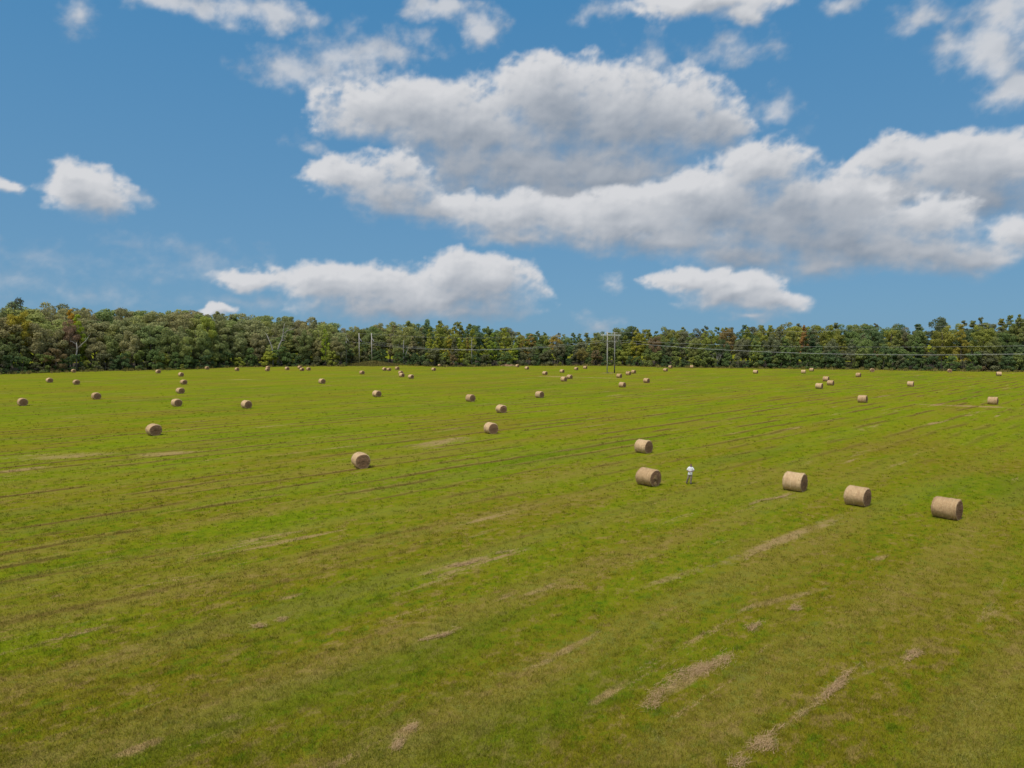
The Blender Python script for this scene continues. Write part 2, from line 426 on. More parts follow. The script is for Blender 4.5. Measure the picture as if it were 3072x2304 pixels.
    t.put(go.inputs[0], c); t.put(go.inputs[1], h); t.put(go.inputs[2], straw)
    return g

FG = field_group()
m_field, t, o = mat_new("mown_hay_field")
geo = t.new('ShaderNodeNewGeometry')
fg = t.new('ShaderNodeGroup'); fg.node_tree = FG
t.put(fg.inputs[0], geo.outputs['Position'])
df = t.new('ShaderNodeBsdfDiffuse')
t.put(df.inputs['Color'], fg.outputs[0]); t.put(df.inputs['Normal'], bump(t, fg.outputs[1], 0.9, 0.15))
t.t.links.new(df.outputs[0], o.inputs[0])

m_grass, t, o = mat_new("grass_blade")
geo = t.new('ShaderNodeNewGeometry')
fg = t.new('ShaderNodeGroup'); fg.node_tree = FG
t.put(fg.inputs[0], geo.outputs['Position'])
at = t.new('ShaderNodeAttribute'); at.attribute_name = 'tint'
gc = t.mix(t.map(at.outputs['Fac'], 0.66, 0.95, 0.0, 0.75), fg.outputs[0], (0.33, 0.245, 0.075))
gc = t.mix(t.map(at.outputs['Fac'], 0.42, 0.05, 0.0, 0.7), gc, (0.135, 0.198, 0.0065))
gc = t.mix(1.0, gc, (1.12, 1.12, 1.12), blend='MULTIPLY')
df = t.new('ShaderNodeBsdfDiffuse'); tr = t.new('ShaderNodeBsdfTranslucent'); mx = t.new('ShaderNodeMixShader')
mx.inputs[0].default_value = 0.3
t.put(df.inputs[0], gc); t.put(tr.inputs[0], gc)
t.t.links.new(df.outputs[0], mx.inputs[1]); t.t.links.new(tr.outputs[0], mx.inputs[2])
t.t.links.new(mx.outputs[0], o.inputs[0])

# one sheet to the horizon
V = np.array([(-5000, -600, 0), (5000, -600, 0), (5000, 9000, 0), (-5000, 9000, 0)], float)
ground = link("ground", mesh_np("ground", V, np.array([[0, 1, 2, 3]])), m_field)
tag(ground, kind='structure', label="wide mown green hay field with straw coloured swath lines", cat="field")

def blades(rng, x, y, h, wd, lean):
    """one bent triangle per blade"""
    n = len(x)
    a = rng.uniform(0, 2 * np.pi, n)
    la = rng.uniform(0, 2 * np.pi, n)
    ll = lean * h * rng.uniform(0.2, 1.0, n)
    V = np.zeros((n, 3, 3))
    V[:, 0] = np.stack([x + np.cos(a) * wd, y + np.sin(a) * wd, np.full(n, -0.005)], 1)
    V[:, 1] = np.stack([x - np.cos(a) * wd, y - np.sin(a) * wd, np.full(n, -0.005)], 1)
    V[:, 2] = np.stack([x + np.cos(la) * ll, y + np.sin(la) * ll, h], 1)
    return V.reshape(-1, 3), np.arange(n * 3).reshape(-1, 3)

rng = np.random.default_rng(11)
NC, NB = 48000, 13
inv = rng.uniform(1 / 230.0, 1 / 17.0, NC)           # even per view, thinning with distance
cy_ = 1 / inv
cy_ = cy_[rng.uniform(0, 1, NC) < np.clip(1.25 - cy_ / 200.0, 0, 1)]
NC = len(cy_)
cx_ = rng.uniform(-0.80, 0.80, NC) * cy_
ct = rng.uniform(0, 1, NC)
sprd = rng.uniform(0.05, 0.26, NC)
xx = np.repeat(cx_, NB) + rng.normal(0, 1, NC * NB) * np.repeat(sprd, NB)
yy = np.repeat(cy_, NB) + rng.normal(0, 1, NC * NB) * np.repeat(sprd, NB)
tint = np.clip(np.repeat(ct, NB) * 0.75 + rng.uniform(0, 0.25, NC * NB), 0, 1)
hh = np.repeat(rng.uniform(0.04, 0.15, NC), NB) * rng.uniform(0.5, 1.25, NC * NB)
ww = np.maximum(0.008, 0.00034 * yy) * rng.uniform(0.6, 1.4, NC * NB)
Vg, Tg = blades(rng, xx, yy, hh, ww, 1.1)
grass = link("grass", mesh_np("grass", Vg, Tg, attr=tint), m_grass)
tag(grass, "short green and straw coloured grass blades standing in the near field", "grass", kind='stuff')

# ------------------------------------------------------------------ hay bales
m_wrap, t, o = mat_new("bale_side")
tc = t.new('ShaderNodeTexCoord')
bx, by, bz = t.sep(tc.outputs['Object'])
ang = t.math('ARCTAN2', bx, t.math('SUBTRACT', bz, 0.74))
cyl = t.comb(t.math('MULTIPLY', ang, 1.6), t.math('MULTIPLY', by, 6.0), 0.0)
oi = t.new('ShaderNodeObjectInfo')
cyl = t.vmath('ADD', cyl, t.comb(t.math('MULTIPLY', oi.outputs['Random'], 57.0), 0.0, 3.0))
n1 = t.noise(cyl, 2.2, 6, 0.7)
n2 = t.noise(t.comb(t.math('MULTIPLY', ang, 5.0), t.math('MULTIPLY', by, 9.0), oi.outputs['Random']), 3.0, 4, 0.7)
n3 = t.noise(t.vmath('SCALE', cyl, 0.25), 1.5, 3, 0.5)
c = t.mix(t.map(n1, 0.25, 0.75), (0.40, 0.255, 0.138), (0.65, 0.475, 0.275))
c = t.mix(t.map(n2, 0.5, 0.75, 0, 0.7), c, (0.66, 0.53, 0.33))
c = t.mix(t.map(n3, 0.45, 0.7, 0, 0.45), c, (0.36, 0.22, 0.12))
band = t.map(t.math('SINE', t.math('MULTIPLY', by, 24.0)), 0.75, 1.0, 0, 0.35)
c = t.mix(t.math('MULTIPLY', band, t.map(n1, 0.4, 0.6)), c, (0.68, 0.56, 0.37))
c = t.mix(1.0, c, t.mix(oi.outputs['Random'], (0.92, 0.87, 0.82), (1.14, 1.13, 1.12)), blend='MULTIPLY')
principled(t, o, c, 0.85, 0.1, bump(t, t.math('ADD', n1, n2), 0.8, 0.05))

m_end, t, o = mat_new("bale_end")
tc = t.new('ShaderNodeTexCoord')
bx, by, bz = t.sep(tc.outputs['Object'])
oi = t.new('ShaderNodeObjectInfo')
flat = t.comb(bx, t.math('SUBTRACT', bz, 0.76), 0.0)
rr = t.vmath('LENGTH', flat, out=1)
sp = t.math('ADD', t.math('MULTIPLY', rr, 42.0), t.math('ARCTAN2', bx, t.math('SUBTRACT', bz, 0.76)))
off = t.vmath('ADD', flat, t.comb(t.math('MULTIPLY', oi.outputs['Random'], 31.0), 0.0, 0.0))
nz = t.noise(off, 5.0, 5, 0.7)
nf = t.noise(off, 26.0, 3, 0.7)
ring = t.math('SINE', t.math('ADD', sp, t.math('MULTIPLY', nz, 7.0)))
c = t.mix(t.map(ring, -0.6, 1.0), (0.22, 0.115, 0.064), (0.35, 0.20, 0.115))
c = t.mix(t.map(nf, 0.42, 0.68, 0, 0.75), c, (0.42, 0.27, 0.16))
c = t.mix(t.map(nz, 0.52, 0.72, 0, 0.6), c, (0.17, 0.088, 0.05))
c = t.mix(t.map(rr, 0.62, 0.75, 0, 0.55), c, (0.45, 0.32, 0.18))
principled(t, o, c, 0.9, 0.08, bump(t, t.math('ADD', t.math('MULTIPLY', ring, 0.3), nf), 0.9, 0.06))

def bale_meshes(seed):
    """a round bale lying on its side, axis along local Y, 1.5 m through, slumped where it rests"""
    r = np.random.default_rng(seed)
    D, L = 1.53, 1.50
    NA, NL = 56, 18
    ph = r.uniform(0, 6.28, 8)
    def shape(a, y, rad):
        k = 1 + 0.018 * np.sin(3 * a + ph[0]) + 0.022 * np.sin(y * 4 + ph[5]) * np.cos(a - ph[6]) + 0.012 * np.sin(5 * a + ph[1] + y * 2) + 0.012 * np.sin(2 * a + y * 3 + ph[2]) + 0.006 * np.sin(17 * a + ph[3] + 9 * y) + 0.006 * np.sin(11 * y + ph[4])
        X = np.cos(a) * rad * k * 1.012
        Z = np.sin(a) * rad * k
        Z = np.where(Z < -0.90 * rad, -0.90 * rad + (Z + 0.90 * rad) * 0.35, Z)
        return X, Z + 0.925 * rad
    ys = np.linspace(-L / 2, L / 2, NL)
    V = []; F = []
    for i, y in enumerate(ys):
        e = 1 - max(0, abs(y) - (L / 2 - 0.10)) / 0.10
        rad = D / 2 * (1 - 0.055 * (1 - math.sqrt(max(0, 1 - (1 - e) ** 2))))
        a = np.linspace(0, 2 * np.pi, NA, endpoint=False)
        X, Z = shape(a, y, rad)
        X = X + r.normal(0, 0.005, NA); Z = np.maximum(Z + r.normal(0, 0.005, NA), 0.0)
        V += list(zip(X, np.full(NA, y) + r.normal(0, 0.006, NA), Z))
    for i in range(NL - 1):
        for j in range(NA):
            F.append((i * NA + j, i * NA + (j + 1) % NA, (i + 1) * NA + (j + 1) % NA, (i + 1) * NA + j))
    nv = len(V)
    for k in range(520):        # stray stalks that fuzz the outline
        a = r.uniform(0, 2 * np.pi); y = r.uniform(-L / 2, L / 2)
        X, Z = shape(np.array(a), y, D / 2 * 1.006)
        p = Vector((float(X), y, max(float(Z), 0.02)))
        n_ = Vector((math.cos(a), r.normal(0, 0.5), math.sin(a)))
        d_ = Vector((-math.sin(a) * r.normal(0, 1), r.normal(0, 0.8), math.cos(a) * r.normal(0, 1))) * 0.10 + n_ * r.uniform(0.0, 0.055)
        s_ = d_.cross(n_).normalized() * 0.007
        b_ = len(V)
        for q in (p - d_ * 0.4 - s_, p - d_ * 0.4 + s_, p + d_ + s_ * 0.5, p + d_ - s_ * 0.5):
            V.append((q.x, q.y, max(q.z, 0.005)))
        F.append((b_, b_ + 1, b_ + 2, b_ + 3))
    side = bpy.data.meshes.new("bale_side"); side.from_pydata(V, [], F)
    V = V[:nv]
    for p in side.polygons: p.use_smooth = True
    ends = []
    for s in (-1, 1):
        a = np.linspace(0, 2 * np.pi, NA, endpoint=False)
        row = V[:NA] if s < 0 else V[-NA:]
        v = [p for p in row]; f = []
        rings = 8
        c = (0, s * (L / 2 + 0.015), 0.925 * D / 2)
        for k in range(1, rings):
            q = 1 - k / rings
            dome = s * 0.035 * (1 - q * q)
            for p in row:
                v.append((c[0] + (p[0] - c[0]) * q + r.normal(0, 0.008), p[1] + dome + r.normal(0, 0.014), c[2] + (p[2] - c[2]) * q + r.normal(0, 0.008)))
        v.append((c[0], s * (L / 2 + 0.03), c[2]))
        for k in range(rings - 1):
            for j in range(NA):
                q = (k * NA + j, k * NA + (j + 1) % NA, (k + 1) * NA + (j + 1) % NA, (k + 1) * NA + j)
                f.append(q if s > 0 else q[::-1])
        for j in range(NA):
            q = ((rings - 1) * NA + j, (rings - 1) * NA + (j + 1) % NA, len(v) - 1)
            f.append(q if s > 0 else q[::-1])
        me = bpy.data.meshes.new("bale_end"); me.from_pydata(v, [], f)
        for p in me.polygons: p.use_smooth = True
        ends.append(me)
    return side, ends

BALES = [
(1,-94.76,137.15,1.54,47.2,"round bale seen end-on, the one closest to the left picture edge"),
(2,-142.98,219.44,1.566,48.8,"small round bale near the left edge, left neighbour of the slightly nearer bale"),
(3,-127.62,207.87,1.559,48.4,"small round bale on the left, right one of the level pair below the edge bale"),
(4,-182.06,295.05,1.529,51.2,"tan bale touching the foot of the left wood, leftmost of those by the trees"),
(5,-89.81,153.11,1.528,47.6,"brown faced bale alone between the leftmost bale and the column of four"),
(6,-143.48,287.95,1.548,49.6,"bale close under the left wood, just left of the column of four"),
(7,-120.96,259.55,1.568,49.6,"farthest and smallest bale in the column of four on the left"),
(8,-96.71,209.03,1.54,49.6,"second farthest bale in the column of four on the left"),
(9,-79.86,170.76,1.536,50.0,"second nearest bale in the column of four on the left"),
(10,-64.26,135.74,1.531,50.4,"nearest and largest bale in the column of four on the left"),
(11,-141.38,329.37,1.532,48.4,"pale bale by the left wood, left of two that stand before its middle"),
(12,-121.32,313.41,1.542,48.0,"bale before the left wood, alone between the pale wood bale and the overlapping pair"),
(14,-49.4,131.81,1.532,46.0,"lone bale right of the column of four, tan rim on its left side"),
(15,-47.05,92.85,1.553,46.0,"big brown faced bale, nearest one on the left side of the field"),
(16,-115.29,335.69,1.541,45.6,"bale half hidden behind another, below the yellow green bush and pale dead tree"),
(17,-106.51,309.29,1.516,46.8,"bale overlapping the half hidden one, below the yellow green bush"),
(18,-102.41,323.49,1.559,46.0,"bale standing alone between the overlapping pair and the cluster of three by the wood"),
(19,-101.24,338.89,1.547,46.0,"farthest bale in the cluster of three at the right end of the left wood"),
(20,-92.29,312.07,1.538,46.0,"nearest bale in the cluster of three at the right end of the left wood"),
(21,-90.97,317.65,1.53,45.6,"right bale of the cluster of three at the right end of the left wood"),
(22,-58.72,277.97,1.557,44.0,"lone bale in front of the gap with the tall bare poles"),
(23,-57.02,212.99,1.556,43.2,"lone bale in mid field left of the gap, dark face and pale left rim"),
(24,-30.58,160.44,1.514,44.0,"lone bale in mid field, halfway between the gap poles and the near left-centre bale"),
(25,-56.58,314.97,1.521,38.0,"left bale of the touching pair right of the gap poles"),
(26,-54.04,312.04,1.501,44.0,"right bale of the touching pair right of the gap poles"),
(27,-52.52,325.09,1.558,40.4,"bale just right of and beyond the touching pair by the gap"),
(28,-43.2,275.86,1.551,41.2,"rear bale of the overlapping pair in front of the right side of the gap"),
(29,-39.57,254.96,1.524,44.0,"front bale of the overlapping pair in front of the right side of the gap"),
(30,-34.67,243.62,1.542,44.0,"bale immediately right of the overlapping pair, with a dark face"),
(31,-34.55,313.46,1.521,44.0,"bale before the yellow green grove, nearer of the two there"),
(32,-37.72,370.55,1.467,44.0,"tiny pale bale touching the trees at the foot of the yellow green grove"),
(33,-8.63,147.28,1.539,40.0,"mid field bale left of centre in the row of three stepping towards the viewer"),
(34,-2.81,94.7,1.494,29.0,"lone bale near the picture centre with a ringed brown face and broad pale rim"),
(35,-1.87,123.12,1.461,33.0,"bale just beyond the ringed one near the picture centre"),
(36,-14.67,68.49,1.478,28.0,"large round faced bale left of centre, nearest of the middle of the field"),
(37,6.14,157.6,1.523,44.0,"mid field bale right of centre, alone between the straw strip and the ringed bale"),
(38,2.71,363.0,1.467,44.0,"tiny bale beside the bare earth heap at the foot of the trees"),
(39,6.9,329.52,1.549,44.0,"small far bale just right of the one by the earth heap"),
(40,12.63,272.58,1.53,44.0,"far bale left of the pair on the straw strip, below the conical green tree"),
(41,20.67,292.75,1.503,44.0,"small far bale above the pair on the straw strip"),
(42,29.11,321.9,1.48,44.0,"left of two tiny far bales on the left of the two legged power structure"),
(43,34.91,338.69,1.51,50.8,"right of two tiny far bales, the one closest to the two legged power structure"),
(44,16.49,225.85,1.566,44.0,"front bale of the pair on the straw strip left of the power structure"),
(45,19.64,242.01,1.566,44.0,"rear bale of the pair on the straw strip left of the power structure"),
(46,37.68,249.5,1.545,48.8,"bale just right of the feet of the two legged power structure, nearest of three"),
(47,44.31,270.37,1.563,51.2,"bale with a ragged top, middle of three right of the power structure"),
(48,48.9,285.69,1.507,44.0,"farthest of three bales right of the power structure"),
(49,30.39,195.37,1.543,44.0,"bale in front of the power structure, left of a level pair"),
(50,41.21,217.49,1.532,44.0,"bale right of the one in front of the power structure, right of a level pair"),
(51,66.28,306.67,1.51,44.0,"nearer of two small bales by the trees right of the power structure"),
(52,76.99,345.47,1.516,44.0,"farther of two small bales by the trees right of the power structure"),
(53,88.15,348.78,1.481,76.0,"pale bale seen side-on against the trees, alone right of the power structure"),
(54,14.52,77.85,1.5,43.0,"large bale right of centre, behind the bale nearest the standing man"),
(55,11.59,59.86,1.557,40.0,"large bale left of the standing man, a torn tuft hanging from its end"),
(56,97.75,284.99,1.557,48.6,"lone small bale between the pale side-on bale and the two by the right wood"),
(57,117.5,286.37,1.56,62.0,"side-on bale by the right wood, left and nearer of two"),
(58,129.72,307.54,1.557,50.2,"bale by the right wood, right and farther of two"),
(59,100.57,227.32,1.57,47.6,"farthest bale in the group of three in the right mid field"),
(60,91.74,204.33,1.595,46.8,"right bale in the group of three in the right mid field"),
(61,81.88,189.07,1.577,48.0,"left and nearest bale in the group of three in the right mid field"),
(62,125.05,256.32,1.551,46.0,"bale on the right, just below the brown round faced bale at the wood"),
(63,152.8,301.34,1.586,-12.0,"brown bale facing the viewer squarely at the right wood, left one of two such"),
(64,182.81,296.68,1.534,-20.0,"brown bale facing the viewer squarely at the right wood, right one of two such"),
(65,181.36,264.51,1.607,66.0,"pale bale near the far right edge, below the right wood"),
(66,112.03,199.44,1.55,50.4,"lone pale sided bale in the right mid field, right of the group of three"),
(67,71.54,144.57,1.556,48.0,"larger bale in the right mid field, left of the pale straw track"),
(68,95.13,140.16,1.552,46.6,"larger pale bale beside the straw track at the right edge"),
(69,23.2,57.69,1.589,47.0,"near bale right of the man, left one of the three large near bales"),
(70,25.74,52.37,1.478,42.0,"near bale at lower right, middle one of the three large near bales"),
(71,30.01,48.45,1.541,41.0,"largest and nearest bale, at the right edge of the three near bales"),
]
def straw_mesh(name, seed, n, sx, sy, hmax, ln=(0.25, 0.7), wd=0.008, along=0.0, spread=1.2):
    """a scatter of bent straw strips, heaped towards the middle"""
    r = np.random.default_rng(seed)
    nc = max(3, n // 90)                       # drifts of uneven size along the heap
    cx = r.uniform(-1, 1, nc); cy = r.normal(0, 0.35, nc); cw = r.uniform(0.3, 1.0, nc)
    ci = r.choice(nc, n, p=cw / cw.sum())
    g = np.stack([cx[ci] + r.normal(0, 0.17, n), cy[ci] + r.normal(0, 0.5, n) * cw[ci]], 1)
    x = g[:, 0] * sx; y = g[:, 1] * sy + np.sin(g[:, 0] * 3 + seed) * 0.35 * sy
    z = hmax * cw[ci] * np.exp(-((g[:, 1] - cy[ci]) ** 2) * 2.5) * r.uniform(0.1, 1.0, n) + 0.02
    a = along + r.normal(0, spread, n)
    L = r.uniform(*ln, n)
    tilt = r.normal(0, 0.22, n)
    d = np.stack([np.cos(a), np.sin(a), tilt], 1) * (L / 2)[:, None]
    sd_ = np.stack([-np.sin(a), np.cos(a), r.normal(0, 0.5, n)], 1) * wd
    c = np.stack([x, y, z], 1)
    V = np.stack([c - d - sd_, c - d + sd_, c + d + sd_ * 0.5, c + d - sd_ * 0.5], 1)
    V[:, :, 2] = np.maximum(V[:, :, 2], 0.012)
    return mesh_np(name, V.reshape(-1, 3), np.arange(n * 4).reshape(-1, 4), attr=r.uniform(0, 1, n))

m_straw, t, o = mat_new("loose_straw")
at = t.new('ShaderNodeAttribute'); at.attribute_name = 'tint'
c = t.mix(at.outputs['Fac'], (0.31, 0.195, 0.090), (0.55, 0.375, 0.195))
principled(t, o, c, 0.8, 0.15)

protos = [bale_meshes(s) for s in (1, 2, 3, 4, 5)]
BG = "round hay bales scattered over the mown field"
def bale_root(k):
    side, ends = protos[k]
    root = empty("hay_bale", (0, 0, 0), 0)
    link("bale_side", side, m_wrap, root)
    for e in ends:
        link("end_face", e, m_end, root)
    return root
bproto = [bale_root(k) for k in range(5)]
used = set()
for i, (num, X, Y, D, yaw, lab) in enumerate(BALES):
    k = (i * 3 + num) % 5
    root = bproto[k] if k not in used else copy_tree(bproto[k])
    used.add(k)
    rv = random.Random(num)
    root.location = (X, Y, -0.012)
    flip = 0
    root.rotation_euler = (0, 0, R(yaw + flip))
    s = D / 1.53
    root.scale = (s * rv.uniform(0.98, 1.05), s * rv.uniform(0.94, 1.05), s * rv.uniform(0.95, 1.01))
    tag(root, lab, "hay bale", BG)
    if num == 55:
        tuft = link("torn_tuft", straw_mesh("torn_tuft", 8, 260, 0.34, 0.20, 0.16, (0.1, 0.32), 0.012), m_straw, root)
        tuft.location = (-0.12, -0.77, 0.70); tuft.rotation_euler = (R(96), R(62), 0)
    if num == 47:
        tuft = link("torn_tuft", straw_mesh("torn_tuft", 9, 160, 0.4, 0.5, 0.18, (0.1, 0.32), 0.02), m_straw, root)
        tuft.location = (-0.1, 0.0, 1.44)

# ------------------------------------------------------------------ loose hay left on the ground
LOOSE = [
(4.67,23.33,7.85,26.51,0.42,2600,"broad heap of pinkish dry hay lying along a swath, nearest large one at lower right"),
(6.48,19.57,7.62,20.87,0.26,900,"thick end of the long hay trail at the bottom edge of the field"),
(7.62,20.87,12.04,24.89,0.14,1500,"long thin trail of dry hay running up from the bottom edge"),
(-10.67,29.63,-9.8,30.66,0.22,420,"small pale hay wisp in the near field, left of centre"),
(-3.16,37.85,-0.42,40.15,0.30,1100,"pale broken hay streak at the picture centre, below the large round faced bale"),
(9.57,28.53,10.75,29.98,0.22,480,"small hay tuft right of the broad pinkish heap, on the next swath"),
(-3.55,20.62,-3.14,21.65,0.20,420,"faint combed hay patch at the bottom, left of centre"),
(18.05,52.78,21.79,55.72,0.22,1300,"hay trail ending at the left one of the three large near bales"),
(-3.98,27.63,-2.08,29.48,0.16,520,"thin pale hay streak below the broken one at the centre"),
(12.36,31.31,13.33,32.16,0.20,420,"small hay tuft in the near field below the middle near bale"),
(14.2,25.81,15.91,27.0,0.16,520,"wispy hay strands in the lower right, right of the long trail"),
]
for i, (x0, y0, x1, y1, wid, n, lab) in enumerate(LOOSE):
    L = math.hypot(x1 - x0, y1 - y0)
    a = math.atan2(y1 - y0, x1 - x0)
    ho = link("loose_hay", straw_mesh("loose_hay", 40 + i, int(n * 0.48), L * 0.58, wid * 1.25, 0.025, (0.12, 0.45), 0.0042, 0.0, 0.6), m_straw)
    ho.location = ((x0 + x1) / 2, (y0 + y1) / 2, 0.02)
    ho.rotation_euler = (0, 0, a)
    tag(ho, lab, "loose hay", "loose hay left lying on the field")

# ------------------------------------------------------------------ woods
EDGE_S = [((u - 1536) / 2132, y) for u, y in [(-260,262),(-60,275),(0,281),(150,297.5),(300,314),(550,330),(700,366),(850,374),(950,379),(1035,379),(1042,433),(1140,438),(1200,400),(1300,374),(1400,371),(1560,388),(1700,388),(1850,388),(2000,361),(2100,356),(2300,346),(2500,337),(2800,316),(3072,305),(3300,296)]]
SKY = [(-0.80,0.052),(-0.717,0.0545),(-0.6909,0.0600),(-0.6456,0.0588),(-0.5874,0.05329),(-0.5226,0.052),(-0.4578,0.05329),(-0.4319,0.05007),(-0.406,0.04813),(-0.3671,0.04555),(-0.3283,0.04296),(-0.2764,0.03908),(-0.2603,0.03391),(-0.241,0.02356),(-0.2345,0.02161),(-0.2247,0.02615),(-0.1987,0.02938),(-0.1662,0.03391),(-0.1337,0.0352),(-0.0948,0.03391),(-0.0688,0.03262),(-0.0364,0.02744),(-0.0169,0.02938),(-0.0039,0.02744),(0.0091,0.01902),(0.0351,0.01967),(0.0611,0.01967),(0.1001,0.01773),(0.126,0.01967),(0.1519,0.02744),(0.165,0.0242),(0.191,0.02291),(0.2559,0.0255),(0.2948,0.02744),(0.3337,0.02874),(0.3856,0.03068),(0.4441,0.02938),(0.483,0.03132),(0.5154,0.03197),(0.5804,0.02938),(0.5932,0.0330),(0.6192,0.0335),(0.6515,0.0360),(0.6776,0.0355),(0.7176,0.0385),(0.8,0.040)]
def interp(tab, s):
    return float(np.interp(s, [q[0] for q in tab], [q[1] for q in tab]))

m_leaf, t, o = mat_new("foliage")
oi = t.new('ShaderNodeObjectInfo')
at = t.new('ShaderNodeAttribute'); at.attribute_name = 'tint'
f = at.outputs['Fac']
c = t.mix(1.0, oi.outputs['Color'], t.mix(f, (1.7, 1.75, 1.9), (3.3, 3.1, 2.8)), blend='MULTIPLY')
df = t.new('ShaderNodeBsdfDiffuse'); tr = t.new('ShaderNodeBsdfTranslucent'); mx = t.new('ShaderNodeMixShader')
mx.inputs[0].default_value = 0.36
t.put(df.inputs[0], c); t.put(tr.inputs[0], c)
t.t.links.new(df.outputs[0], mx.inputs[1]); t.t.links.new(tr.outputs[0], mx.inputs[2])
t.t.links.new(mx.outputs[0], o.inputs[0])
m_bark = simple_mat("bark", (0.10, 0.085, 0.068), (0.20, 0.18, 0.155), 3, 0.9, 0.1)
m_dead = simple_mat("bleached_wood", (0.21, 0.195, 0.18), (0.37, 0.35, 0.325), 2, 0.85, 0.1)

def crown_mesh(seed, H, Rc, zb, shape, nl, lr, nleaf, leaf):
    r = np.random.default_rng(seed)
    cs = []; rs = []
    k = 0
    while len(cs) < nl and k < 5000:
        k += 1
        th = r.uniform(0, 2 * np.pi)
        if shape == 'broad':
            d = r.normal(size=3); d /= np.linalg.norm(d)
            q = r.uniform(0.45, 0.92)
            c = np.array([d[0] * Rc * q, d[1] * Rc * q, (zb + H) / 2 + d[2] * (H - zb) / 2 * q])
            rad = lr * r.uniform(0.6, 1.25)
        else:
            v = r.uniform(0.03, 0.97)
            if shape == 'upright':
                prof = math.sin(math.pi * (0.12 + 0.86 * v) ** 0.75) ** 0.8
            elif shape == 'cone':
                prof = (1 - v) ** 0.8 * 0.95 + 0.05
            else:   # bush
                prof = math.sqrt(max(0.0, 1 - (v * 0.98) ** 2.2))
            q = math.sqrt(r.uniform(0.12, 1)) * prof
            c = np.array([math.cos(th) * Rc * q * 0.88, math.sin(th) * Rc * q * 0.88, zb + (H - zb) * v])
            rad = lr * r.uniform(0.6, 1.2) * (0.45 + 0.55 * prof)
        c[2] = min(c[2], H - rad * 0.55); c[2] = max(c[2], zb + rad * 0.25)
        cs.append(c); rs.append(rad)
    cs = np.array(cs); rs = np.array(rs)
    w_ = rs ** 2; w_ /= w_.sum()
    li = r.choice(len(cs), nleaf, p=w_)
    d = r.normal(size=(nleaf, 3)); d[:, 2] += 0.25
    d /= np.linalg.norm(d, axis=1)[:, None]
    ragged = r.uniform(0.55, 1.15, nleaf) ** 0.8
    p = cs[li] + d * (rs[li] * ragged)[:, None] * np.array([1, 1, 0.72])
    nrm = d + r.normal(0, 0.55, (nleaf, 3)); nrm /= np.linalg.norm(nrm, axis=1)[:, None]
    tv = np.cross(nrm, r.normal(size=(nleaf, 3))); tv /= np.linalg.norm(tv, axis=1)[:, None]
    bv = np.cross(nrm, tv)
    sz = leaf * r.uniform(0.55, 1.35, nleaf)[:, None] / 2
    a = tv * sz; b = bv * sz * r.uniform(0.55, 1.0, (nleaf, 1))
    V = np.stack([p - a - b * 0.3, p - b, p + a + b * 0.3, p + b], 1)
    V[:, :, 2] = np.maximum(V[:, :, 2], 0.03)
    lobe_t = r.uniform(0.15, 0.85, len(cs))
    tint = np.clip(lobe_t[li] * 0.6 + r.uniform(0, 1, nleaf) * 0.4, 0, 1)
    return mesh_np("crown", V.reshape(-1, 3), np.arange(nleaf * 4).reshape(-1, 4), attr=tint), cs

def trunk_mesh(seed, H, r0, cs, fork):
    r = np.random.default_rng(seed + 900)
    pts = [(0, 0, -0.2)]
    x = y = 0.0
    for k in range(1, 6):
        x += r.normal(0, 0.18); y += r.normal(0, 0.18)
        pts.append((x, y, H * 0.86 * k / 5))
    rad = [r0 * (1 - 0.16 * k) for k in range(6)]; rad[0] = r0 * 1.35
    paths = [(pts, rad)]
    for k in range(fork):
        c = cs[r.integers(len(cs))]
        zs = min(max(c[2] - H * r.uniform(0.10, 0.2), H * 0.2), H * 0.8)
        q = zs / (H * 0.86) * 5; i = int(min(q, 4)); f_ = q - i
        s0 = np.array(pts[i]) * (1 - f_) + np.array(pts[i + 1]) * f_
        m = (s0 + c) / 2 + np.array([0, 0, -0.3])
        paths.append(([tuple(s0), tuple(m), tuple(c)], [r0 * 0.42, r0 * 0.28, r0 * 0.1]))
    return tube_mesh("trunk", paths, 6)

# kinds: (height, crown radius, crown base, shape, lobes, lobe radius, leaves, leaf size, trunk radius)
KIND = {
 'broad':   [(22, 6.4, 5.5, 'broad', 58, 1.65, 8800, 0.54, 0.38)] * 5,
 'edge':    [(18, 6.2, 1.2, 'broad', 70, 1.5, 9500, 0.53, 0.34)] * 4,
 'upright': [(20, 3.8, 3.0, 'upright', 48, 1.15, 5600, 0.47, 0.26)] * 5,
 'cone':    [(20, 3.6, 2.0, 'cone', 40, 1.35, 4200, 0.50, 0.24)] * 2,
 'bush':    [(7, 3.6, 0.0, 'bush', 30, 0.95, 3000, 0.42, 0.14)] * 5,
}
TREES = {}
for kd, lst in KIND.items():
    TREES[kd] = []
    for i, (H, Rc, zb, sh, nl, lr, nf, lf, r0) in enumerate(lst):
        cm, cs = crown_mesh(100 + i * 7 + len(kd) * 31, H, Rc, zb, sh, nl, lr, nf, lf)
        cm.materials.append(m_leaf)
        tm = trunk_mesh(i + len(kd) * 13, H, r0, cs, 7 if kd == 'broad' else 4)
        tm.materials.append(m_bark)
        TREES[kd].append((H, Rc, cm, tm))

